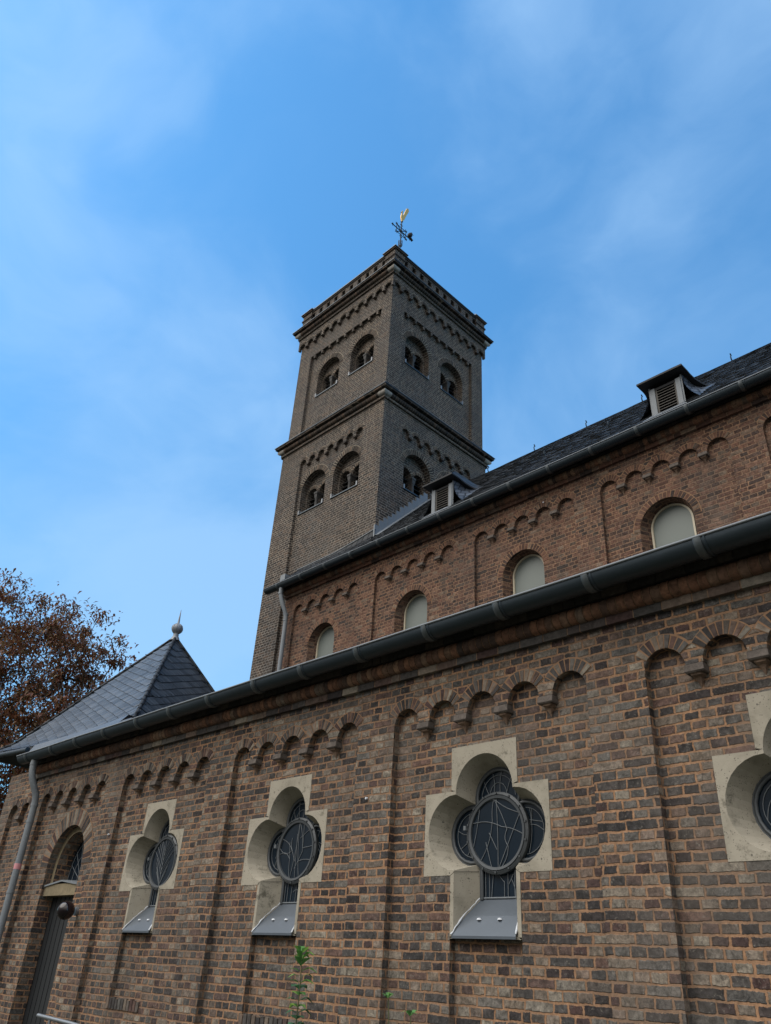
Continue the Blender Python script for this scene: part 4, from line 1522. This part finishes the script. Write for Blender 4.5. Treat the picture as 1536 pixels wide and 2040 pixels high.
b_ = [(TX0 + .3, TY0 + .3, 19.9), (TX1 - .3, TY0 + .3, 19.9), (TX1 - .3, TY1 - .3, 19.9), (TX0 + .3, TY1 - .3, 19.9)]
for i in range(4):
    m.poly([b_[i], b_[(i + 1) % 4], (ax, ay, 22.35)], M_SLATE)
obj('tower_roof', m, church)


# belfry windows (built facing -Y around the middle of the sill, then copied)
def belfry_parts(hw, zs):
    """hw outer half width, zs springing above the sill"""
    D0 = .20
    T = lambda u, d, z: (u, d, z)
    sp = MB()
    r_ = .215
    uo = .262
    zi = zs - .10
    ops = [(-uo, r_, 0, zi, True), (uo, r_, 0, zi, True)]
    plate(sp, T, D0, -hw, hw, 0, zs + hw + .02, ops, MB_TOW)
    for o_ in ops:
        reveal(sp, T, o_, D0, D0 + .24, MB_TOW)
        ring(sp, T, D0, o_[0], zi, r_, r_ + .10, 11, MU_TOW, M_MORTT, a0=0, a1=180)
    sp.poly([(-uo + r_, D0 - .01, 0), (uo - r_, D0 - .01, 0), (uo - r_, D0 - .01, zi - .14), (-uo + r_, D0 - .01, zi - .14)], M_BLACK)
    cl = MB()
    cl.lathe([(.085, 0), (.085, .05), (.06, .08), (.05, .11), (.047, zi - .26), (.055, zi - .24), (.05, zi - .22)], (0, D0 - .02, 0), M_COLST, 14)
    cl.hexa([(-.05, D0 - .07, zi - .22), (.05, D0 - .07, zi - .22), (.05, D0 + .03, zi - .22), (-.05, D0 + .03, zi - .22),
             (-.062, D0 - .08, zi - .09), (.062, D0 - .08, zi - .09), (.062, D0 + .2, zi - .09), (-.062, D0 + .2, zi - .09)], M_COLST)
    cl.box(-.075, .075, D0 - .09, D0 + .2, zi - .09, zi - .03, M_COLST)
    lv = MB()
    for sg in (-1, 1):
        x0, x1 = sg * uo - r_, sg * uo + r_
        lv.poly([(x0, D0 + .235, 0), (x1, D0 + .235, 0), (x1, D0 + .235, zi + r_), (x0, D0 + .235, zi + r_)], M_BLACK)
        k = 0
        z = .05
        while z < zi + .1:
            half = r_ if z < zi else sqrt(max(.001, r_ * r_ - (z - zi) ** 2))
            a_, b_ = sg * uo - half, sg * uo + half
            lv.hexa([(a_, D0 + .10, z - .05), (b_, D0 + .10, z - .05), (b_, D0 + .22, z + .05), (a_, D0 + .22, z + .05),
                     (a_, D0 + .10, z - .035), (b_, D0 + .10, z - .035), (b_, D0 + .22, z + .065), (a_, D0 + .22, z + .065)], M_SOFF)
            z += .14
    si = MB()
    si.hexa([(-hw - .0, -.03, -.045), (hw + .0, -.03, -.045), (hw, D0, -.03), (-hw, D0, -.03), (-hw, -.03, -.015), (hw, -.03, -.015), (hw, D0, .07), (-hw, D0, .07)], M_GUT)
    for sg in (-1, 1):
        a_, b_ = sorted((sg * hw, sg * (hw - .05)))
        si.box(a_, b_, -.034, .10, -.04, .095, M_ZINC)
    return sp, cl, lv, si


lowB = belfry_parts(.545, .745)
upB = belfry_parts(.53, .77)
lm = [m.mesh(n) for m, n in zip(lowB, ('belfry_window', 'column', 'louvre', 'sill'))]
um = [m.mesh(n) for m, n in zip(upB, ('belfry_window', 'column', 'louvre', 'sill'))]
for ms, S_, E_, z, d_ in ((lm, S_WL, E_WL, 11.41, .085), (um, S_WU, E_WU, 15.85, .16)):
    for c in S_:
        W = obj('belfry_window', ms[0], church, (c, TY0 + d_, z))
        for q, nm in zip(ms[1:], ('column', 'louvre', 'sill')):
            obj(nm, q, W)
    for c in E_:
        W = obj('belfry_window', ms[0], church, (TX1 - d_, c, z), rotz=pi / 2)
        for q, nm in zip(ms[1:], ('column', 'louvre', 'sill')):
            obj(nm, q, W)

# ------------------------------------------------------------------ corner pavilion roof
AP = Vector((-15.2, 8.05, 6.30))
feet = [Vector((-18.3, 5.75, 3.62)), Vector((-12.45, 5.80, 3.22)), Vector((-13.4, 9.85, 3.40)), Vector((-17.5, 10.6, 3.40))]
strt = [Vector((-17.5, 6.15, 3.86)), Vector((-12.40, 6.10, 3.45)), Vector((-13.4, 9.85, 3.45)), Vector((-17.5, 10.4, 3.45))]
pr = MB()
prof = [0, .25, .5, .75, .90]


def hip(i, f_):
    S0 = AP + (strt[i] - AP) * min(f_, 1)
    return S0


def hip_pts(i):
    pts = [AP + (strt[i] - AP) * t_ for t_ in (0, .2, .4, .6, .78, .9)]
    a_ = AP + (strt[i] - AP) * 1.0
    pts.append(a_ + (feet[i] - a_) * .12 + Vector((0, 0, -.02)))
    pts.append(a_ + (feet[i] - a_) * .5 + Vector((0, 0, -.03)))
    pts.append(feet[i])
    return pts


HP = [hip_pts(i) for i in range(4)]
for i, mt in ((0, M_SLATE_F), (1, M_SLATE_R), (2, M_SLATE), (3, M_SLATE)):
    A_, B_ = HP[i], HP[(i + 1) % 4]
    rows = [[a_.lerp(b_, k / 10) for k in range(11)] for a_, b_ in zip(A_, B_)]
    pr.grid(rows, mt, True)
# hip slates: slightly raised edge tiles
for i in (0, 1, 2):
    P_ = HP[i]
    pr.tube([p + Vector((0, 0, .012)) for p in P_], .038, M_SLATE, 6)
# eave board
for i in range(4):
    a_, b_ = feet[i], feet[(i + 1) % 4]
    pr.poly([a_, b_, b_ - Vector((0, 0, .05)), a_ - Vector((0, 0, .05))], M_SOFF)
pr.poly([f_ - Vector((0, 0, .05)) for f_ in feet], M_SOFF)
PR = obj('pavilion_roof', pr, church)
TSL = [1 - t_ for t_ in (0, .2, .4, .6, .78, .9)] + [-.02, -.09, -.18]


def face_map(i):
    A_, B_ = HP[i], HP[(i + 1) % 4]

    def edge(P_, t_):
        for k in range(len(TSL) - 1):
            if TSL[k] >= t_ >= TSL[k + 1]:
                f_ = (TSL[k] - t_) / (TSL[k] - TSL[k + 1])
                return P_[k].lerp(P_[k + 1], f_)
        return P_[0] if t_ > 1 else P_[-1]
    s0, s1 = strt[i], strt[(i + 1) % 4]
    e1 = (s1 - s0).normalized()
    Wd = (s1 - s0).length
    foot_u = (AP - s0).dot(e1)
    e2v = AP - s0 - e1 * foot_u
    H = e2v.length

    def bounds(w):
        t_ = w / H
        k = max(0.0, 1 - t_)
        return foot_u - foot_u * k, foot_u + (Wd - foot_u) * k

    def P_of(u, w):
        ul, ur = bounds(w)
        a_ = (u - ul) / max(ur - ul, 1e-4)
        L_, R__ = edge(A_, w / H), edge(B_, w / H)
        return L_ + (R__ - L_) * a_

    def inside(u, w):
        ul, ur = bounds(w)
        return -.17 * H < w < H * .97 and ul + .085 < u < ur - .085
    n_ = e1.cross(e2v.normalized())
    if n_.z < 0:
        n_ = -n_
    return P_of, inside, Wd, H, n_


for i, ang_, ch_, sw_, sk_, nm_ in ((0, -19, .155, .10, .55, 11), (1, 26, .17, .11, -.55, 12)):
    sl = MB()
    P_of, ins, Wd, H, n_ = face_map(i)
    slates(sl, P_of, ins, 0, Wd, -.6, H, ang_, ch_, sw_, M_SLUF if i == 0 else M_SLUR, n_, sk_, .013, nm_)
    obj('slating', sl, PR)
FS = .56
m = MB()
m.lathe([(r_ * FS, z * FS) for r_, z in [(.20, -.06), (.15, .06), (.10, .16), (.115, .2), (.08, .23), (.14, .28), (.20, .36), (.225, .46), (.20, .56), (.13, .63), (.06, .67), (.045, .72), (.03, .95), (.008, 1.28), (0, 1.3)]], (AP.x, AP.y, AP.z - .04), M_ZINC, 20)
for k in range(10):
    a_ = 2 * pi * k / 10
    m.tube([(AP.x + r_ * FS * cos(a_), AP.y + r_ * FS * sin(a_), AP.z - .04 + z * FS) for r_, z in ((.085, .235), (.145, .285), (.205, .36), (.23, .46), (.205, .56), (.135, .63), (.07, .665))], .005, M_ZINC, 5)
obj('finial', m, PR)
m = MB()
zz = 3.17
m.grid([[(-15.42, 5.60, 3.17), (-14.2, 5.60, 3.17), (-13.0, 5.60, 3.17), (-12.15, 5.60, 3.17)],
        [(-15.42, 5.74, 3.43), (-14.2, 5.82, 3.45), (-13.0, 5.90, 3.49), (-12.35, 5.98, 3.56)],
        [(-15.42, 5.80, 3.44), (-14.2, 6.0, 3.48), (-13.0, 6.05, 3.53), (-12.40, 6.12, 3.57)]], M_SILL, False)
m.poly([(-15.42, 5.60, 3.17), (-15.42, 5.74, 3.40), (-15.42, 6.0, 3.3)], M_GUT)
obj('lead_apron', m, PR)
gm = MB()
gm.tube([(-18.5, 5.72, 3.53), (-15.6, 5.70, 3.36)], .05, M_GUT, 10)
obj('eave_gutter', gm, PR)

# small pins in the wall
for x, y, z in ((-6.3, YP, 1.63), (-11.95, YP, 1.64), (-7.23, YCP, 8.12)):
    m = MB()
    m.tube([(x, y - .025, z), (x, y + .01, z)], .013, M_WHITE, 8)
    obj('wall_pin', m, church)

# ------------------------------------------------------------------ weather vane and bird
VX, VY = -14.72, 13.65
vane = thing('weather_vane', 'iron weather vane with a gilded cockerel on top of the tower', 'weather vane', (VX, VY, 22.3))
m = MB()
m.tube([(VX, VY, 22.3), (VX, VY, 25.22)], [.035, .02], M_IRON, 8)
vz = 24.65


def vbar(p, q, r_=.018):
    m.tube([(VX, VY + p[0], vz + p[1]), (VX, VY + q[0], vz + q[1])], r_, M_IRON, 6)
    for e, f_ in ((p, q), (q, p)):
        dx, dz = e[0] - f_[0], e[1] - f_[1]
        L_ = sqrt(dx * dx + dz * dz)
        ux, uz = dx / L_, dz / L_
        for k in (-.07, .07):
            m.tube([(VX, VY + e[0] - ux * .10, vz + e[1] - uz * .10), (VX, VY + e[0] - ux * .05 - uz * k, vz + e[1] - uz * .05 + ux * k)], .015, M_IRON, 5)


vbar((-.52, 0), (.55, 0), .022)
vbar((0, -.36), (0, .42), .02)
vbar((-.30, .27), (.32, -.25))
vbar((-.30, -.26), (.30, .28))
for a_, b_ in (((-.25, .2), (.25, .2)), ((.25, .2), (.25, -.2)), ((.25, -.2), (-.25, -.2)), ((-.25, -.2), (-.25, .2))):
    m.tube([(VX, VY + a_[0], vz + a_[1]), (VX, VY + b_[0], vz + b_[1])], .015, M_IRON, 6)
m.lathe([(0, -.06), (.05, -.03), (.05, .03), (0, .06)], (VX, VY, vz), M_IRON, 10)
m.lathe([(0, -.05), (.045, 0), (0, .05)], (VX, VY, 25.2), M_IRON, 10)
for sg in (-1, 1):
    for ax_ in (0, 1):
        pts = [(0, 23.75), (.06, 23.82), (.10, 23.95), (.09, 24.06), (.05, 24.04)]
        m.tube([(VX + (sg * h_ if ax_ else 0), VY + (0 if ax_ else sg * h_), z) for h_, z in pts], .016, M_IRON, 5)
obj('iron_cross', m, vane)
m = MB()
cock = [(-.02, 25.24), (.05, 25.24), (.07, 25.36), (.12, 25.42), (.15, 25.55), (.20, 25.72), (.27, 25.92), (.33, 26.10), (.30, 26.24), (.22, 26.20), (.16, 26.02), (.11, 25.84), (.07, 25.66),
        (.03, 25.60), (.0, 25.66), (.01, 25.76), (-.015, 25.86), (-.045, 25.78), (-.075, 25.72), (-.045, 25.68), (-.06, 25.56), (-.075, 25.44), (-.05, 25.34)]
f1, f2 = [], []
for h_, z in cock:
    f1.append((VX - .022, VY + h_, z))
    f2.append((VX + .022, VY + h_, z))
m.poly(f1, M_GOLD)
m.poly(f2[::-1], M_GOLD)
for i in range(len(cock)):
    j = (i + 1) % len(cock)
    m.poly([f1[i], f1[j], f2[j], f2[i]], M_GOLD)
obj('gilded_cockerel', m, vane)

m = MB()
bx, by, bz = VX, VY + .47, 24.69
sp_ = [(0.0, 0.0, .012), (.01, .02, .05), (.0, .07, .085), (-.01, .14, .10), (-.03, .21, .085), (-.055, .26, .055), (-.07, .295, .052), (-.085, .325, .04), (-.10, .345, .008)]
rows = []
for (h_, z, r_) in sp_:
    rows.append([(bx + r_ * cos(2 * pi * k / 12), by - h_ * 0 + (-h_) + r_ * 1.05 * sin(2 * pi * k / 12), bz + z + .03) for k in range(12)])
m.grid(rows, M_BIRD, True, True)
m.hexa([(bx - .03, by + .02, bz + .10), (bx + .03, by + .02, bz + .10), (bx + .03, by + .0, bz + .02), (bx - .03, by + .0, bz + .02),
        (bx - .04, by + .17, bz - .02), (bx + .04, by + .17, bz - .02), (bx + .04, by + .15, bz - .05), (bx - .04, by + .15, bz - .05)], M_BIRD)
for sg in (-1, 1):
    m.tube([(bx + sg * .025, by, bz + .05), (bx + sg * .025, by, bz - .02)], .008, M_BIRD, 5)
m.hexa([(bx - .01, by + .14 - .02, bz + .33), (bx + .01, by + .12, bz + .33), (bx + .01, by + .12, bz + .35), (bx - .01, by + .12, bz + .35),
        (bx - .004, by + .20, bz + .325), (bx + .004, by + .20, bz + .325), (bx + .004, by + .20, bz + .33), (bx - .004, by + .20, bz + .33)], M_BIRD)
o = obj('bird', m)
tag(o, 'dark bird perched on the end of the weather vane bar', 'bird')

# ------------------------------------------------------------------ wall lamp
lamp = thing('wall_lamp', 'round dark plum glass globe lamp on the wall beside the door', 'wall lamp', (-12.42, YR, .60))
m = MB()
m.lathe([(.125 * sin(pi * i / 16), -.125 * cos(pi * i / 16)) for i in range(17)], (-12.42, 5.74, .60), M_GLOBE, 28)
obj('globe', m, lamp)
m = MB()
m.box(-12.50, -12.38, 5.955, 6.0, .53, .69, M_RAIL)
m.tube([(-12.42, 5.97, .60), (-12.42, 5.88, .60)], [.05, .06], M_RAIL, 12)
obj('bracket', m, lamp)

# ------------------------------------------------------------------ hand rail
m = MB()
rail = thing('handrail', 'grey metal handrail at the foot of the wall by the door', 'handrail', (-11, 5.45, ZG))
m.tube([(-11.98, 5.5, -.675), (-11.0, 5.5, -.70), (-9.9, 5.5, -.75), (-9.2, 5.5, -.80)], .024, M_RAIL, 10)
obj('rail_tube', m, rail)
for x, zt in ((-11.6, -.69), (-9.5, -.78)):
    m = MB()
    m.tube([(x, 5.5, ZG), (x, 5.5, zt)], .02, M_RAIL, 10)
    obj('post', m, rail)


# ------------------------------------------------------------------ plants at the foot of the wall
def leaf_mat(name, cols):
    m_, t, b = mat_new(name)
    g_ = t.geo()
    c = t.ramp(g_['Random Per Island'], cols)
    t.l.new(c, b.inputs['Base Color'])
    b.inputs['Roughness'].default_value = .55
    b.inputs['Specular IOR Level'].default_value = .35
    tr = t.n.new('ShaderNodeBsdfTranslucent')
    t.l.new(c, tr.inputs[0])
    mx = t.n.new('ShaderNodeMixShader')
    mx.inputs[0].default_value = .28
    out = next(n_ for n_ in t.n if n_.type == 'OUTPUT_MATERIAL')
    t.l.new(b.outputs[0], mx.inputs[1])
    t.l.new(tr.outputs[0], mx.inputs[2])
    t.l.new(mx.outputs[0], out.inputs[0])
    return m_


M_LEAFG = leaf_mat("sapling_leaf", [(0, (.07, .19, .06)), (.6, (.12, .30, .08)), (1, (.30, .50, .10))])
M_LEAFD = leaf_mat("sapling_leaf_dark", [(0, (.035, .11, .06)), (1, (.07, .20, .09))])
M_STEM = plain_mat("green_stem", (.09, .10, .04), .7)


def leaf(m, p, d, L, W, mat, droop=.3):
    d = Vector(d).normalized()
    s_ = d.cross(Vector((0, 0, 1)))
    s_ = s_.normalized() if s_.length > .01 else Vector((1, 0, 0))
    p = Vector(p)
    up = Vector((0, 0, 1))
    mid = p + d * L * .5 + up * L * .08
    tip = p + d * L - up * L * droop
    m.poly([p, mid - s_ * W * .5, tip, mid], mat)
    m.poly([p, mid, tip, mid + s_ * W * .5], mat)


def sapling(x, y, ztop, label, nodes=18, size=.10, lean=.06, seed=1, fade=True, low=ZG):
    R = random.Random(seed)
    t_ = thing('wall_sapling', label, 'plant', (x, y, ZG))
    st_, lf = MB(), MB()
    pts = [(x - lean * f_ + .012 * sin(f_ * 9), y + .01 * cos(f_ * 7), low + (ztop - low) * f_) for f_ in [i / 20 for i in range(21)]]
    st_.tube(pts, [.011 - .007 * i / 20 for i in range(21)], M_STEM, 6)
    obj('stem', st_, t_)
    for i in range(nodes):
        f_ = .25 + .75 * (i + 1) / nodes
        z = low + (ztop - low) * f_
        px, py = x - lean * f_ + .012 * sin(f_ * 9), y
        sz = size * (1.0 if f_ < .9 else 1.05)
        top = f_ > .93
        mt = M_LEAFG if f_ > .86 else (M_LEAFD if R.random() < .75 else M_LEAFG)
        a0 = (i % 2) * pi / 2 + R.uniform(-.5, .5)
        for k in range(2 if not top else 5):
            a_ = a0 + k * (pi if not top else 2 * pi / 5)
            leaf(lf, (px, py, z), (cos(a_), sin(a_), .25 if not top else .7), sz * R.uniform(.7, 1.15), sz * R.uniform(.36, .5), mt, R.uniform(.05, .45))
    obj('leaves', lf, t_)
    return t_


sapling(-6.20, 5.2, .15, 'tall thin green sapling in front of the wall below the second full window', 30, .16, .08, 3)
sapling(-5.10, 5.2, -.13, 'tiny pale weed stalk with one round leaf near the pilaster foot', 5, .085, .05, 5)
sapling(-4.88, 5.2, -.235, 'bright weed tip just rising at the bottom edge right of the saplings', 7, .10, .02, 8)

# ------------------------------------------------------------------ tree
M_BARK = unit_mat("dark_bark", [(0, (.030, .026, .022)), (1, (.055, .045, .036))], rnd=False, stain=.2)
M_AUT = leaf_mat("autumn_leaves", [(0, (.09, .038, .025)), (.25, (.25, .092, .048)), (.45, (.16, .068, .036)), (.62, (.30, .125, .058)), (.75, (.20, .13, .055)), (.88, (.12, .115, .05)), (1, (.36, .19, .085))])


def build_tree(base, height, crown_c, crown_r, label, seed=4, nclump=1500, per=88):
    R = random.Random(seed)
    t_ = thing('autumn_tree', label, 'tree', base)
    tr, cr = MB(), MB()
    B, C_ = Vector(base), Vector(crown_c)
    nodes = []                                  # (position, parent index)

    def add(p, par):
        nodes.append([p, par, 0])
        return len(nodes) - 1
    cur = add(B, -1)
    for i in range(1, 9):
        cur = add(B + Vector((.12 * sin(i), .1 * cos(i * 1.3), (C_.z - crown_r[2] * .55 - B.z) * i / 8)), cur)
    top = cur
    limbs = []
    for k in range(9):                          # main limbs
        a_ = 2 * pi * k / 9 + R.uniform(-.25, .25)
        el = R.uniform(.35, 1.25)
        p, par = nodes[top][0].copy(), top
        d = Vector((cos(a_) * cos(el), sin(a_) * cos(el), sin(el)))
        L = R.uniform(.55, .8) * (crown_r[0] * .7 + crown_r[2] * .5 * sin(el))
        for i in range(7):
            d = (d + Vector((R.uniform(-.25, .25), R.uniform(-.25, .25), R.uniform(-.05, .22)))).normalized()
            p = p + d * L / 7
            par = add(p, par)
    pts = []
    while len(pts) < nclump:
        v = Vector((R.uniform(-1, 1), R.uniform(-1, 1), R.uniform(-1, 1)))
        r_ = v.length
        if r_ > 1 or R.random() > .25 + .75 * r_:
            continue
        n_ = .5 + .5 * sin(v.x * 5.1 + seed) * sin(v.y * 4.3 + 1) * sin(v.z * 4.7 + 2)
        if n_ < R.uniform(.2, .55):             # open pockets in the crown
            continue
        lump = 1 + .16 * sin(v.x * 9 + v.z * 7) * sin(v.y * 8 + 2)
        pts.append(C_ + Vector((v.x * crown_r[0], v.y * crown_r[1], v.z * crown_r[2])) * lump)
    pts.sort(key=lambda q: (q - nodes[top][0]).length)
    for q in pts:
        bi = min(range(len(nodes)), key=lambda i: (nodes[i][0] - q).length_squared + (30 if i < 6 else 0))
        p0 = nodes[bi][0]
        n_ = max(2, int((q - p0).length / .35))
        par = bi
        for i in range(1, n_ + 1):
            f_ = i / n_
            j = Vector((R.uniform(-1, 1), R.uniform(-1, 1), R.uniform(-1, 1))) * (.07 if i < n_ else 0)
            par = add(p0.lerp(q, f_) + j + Vector((0, 0, .10 * sin(pi * f_))), par)
    for i in range(len(nodes) - 1, 0, -1):      # pipe model: a branch is as thick as what it carries
        nodes[i][2] = max(nodes[i][2], 1)
        nodes[nodes[i][1]][2] += nodes[i][2]
    rad = [min(.36, .0105 * n_[2] ** .50) for n_ in nodes]
    for i in range(1, len(nodes)):
        j = nodes[i][1]
        tr.tube([nodes[j][0], nodes[i][0]], [max(rad[i], min(rad[j], rad[i] * 1.4)), rad[i]], M_BARK, 6 if rad[i] > .05 else 4, False)
    for q in pts:
        n_ = int(per * R.choice((.15, .5, .9, 1.2, 1.6)))
        sp_ = R.uniform(.13, .30)
        for i in range(n_):
            w = q + Vector((R.gauss(0, sp_), R.gauss(0, sp_), R.gauss(-.05, sp_ * .8)))
            a_ = R.uniform(0, 2 * pi)
            leaf(cr, w, (cos(a_), sin(a_), R.uniform(-.9, .3)), R.uniform(.10, .21), R.uniform(.05, .09), M_AUT, R.uniform(.1, .6))
    obj('trunk', tr, t_)
    obj('crown', cr, t_)
    return len(nodes), len(cr.f)


nt = build_tree((-27.5, 8.0, ZG), 13.4, (-27.5, 8.5, 5.2), (5.4, 5.5, 5.8), 'large rust brown autumn tree behind the pavilion roof at the left')
print('tree tips', nt)
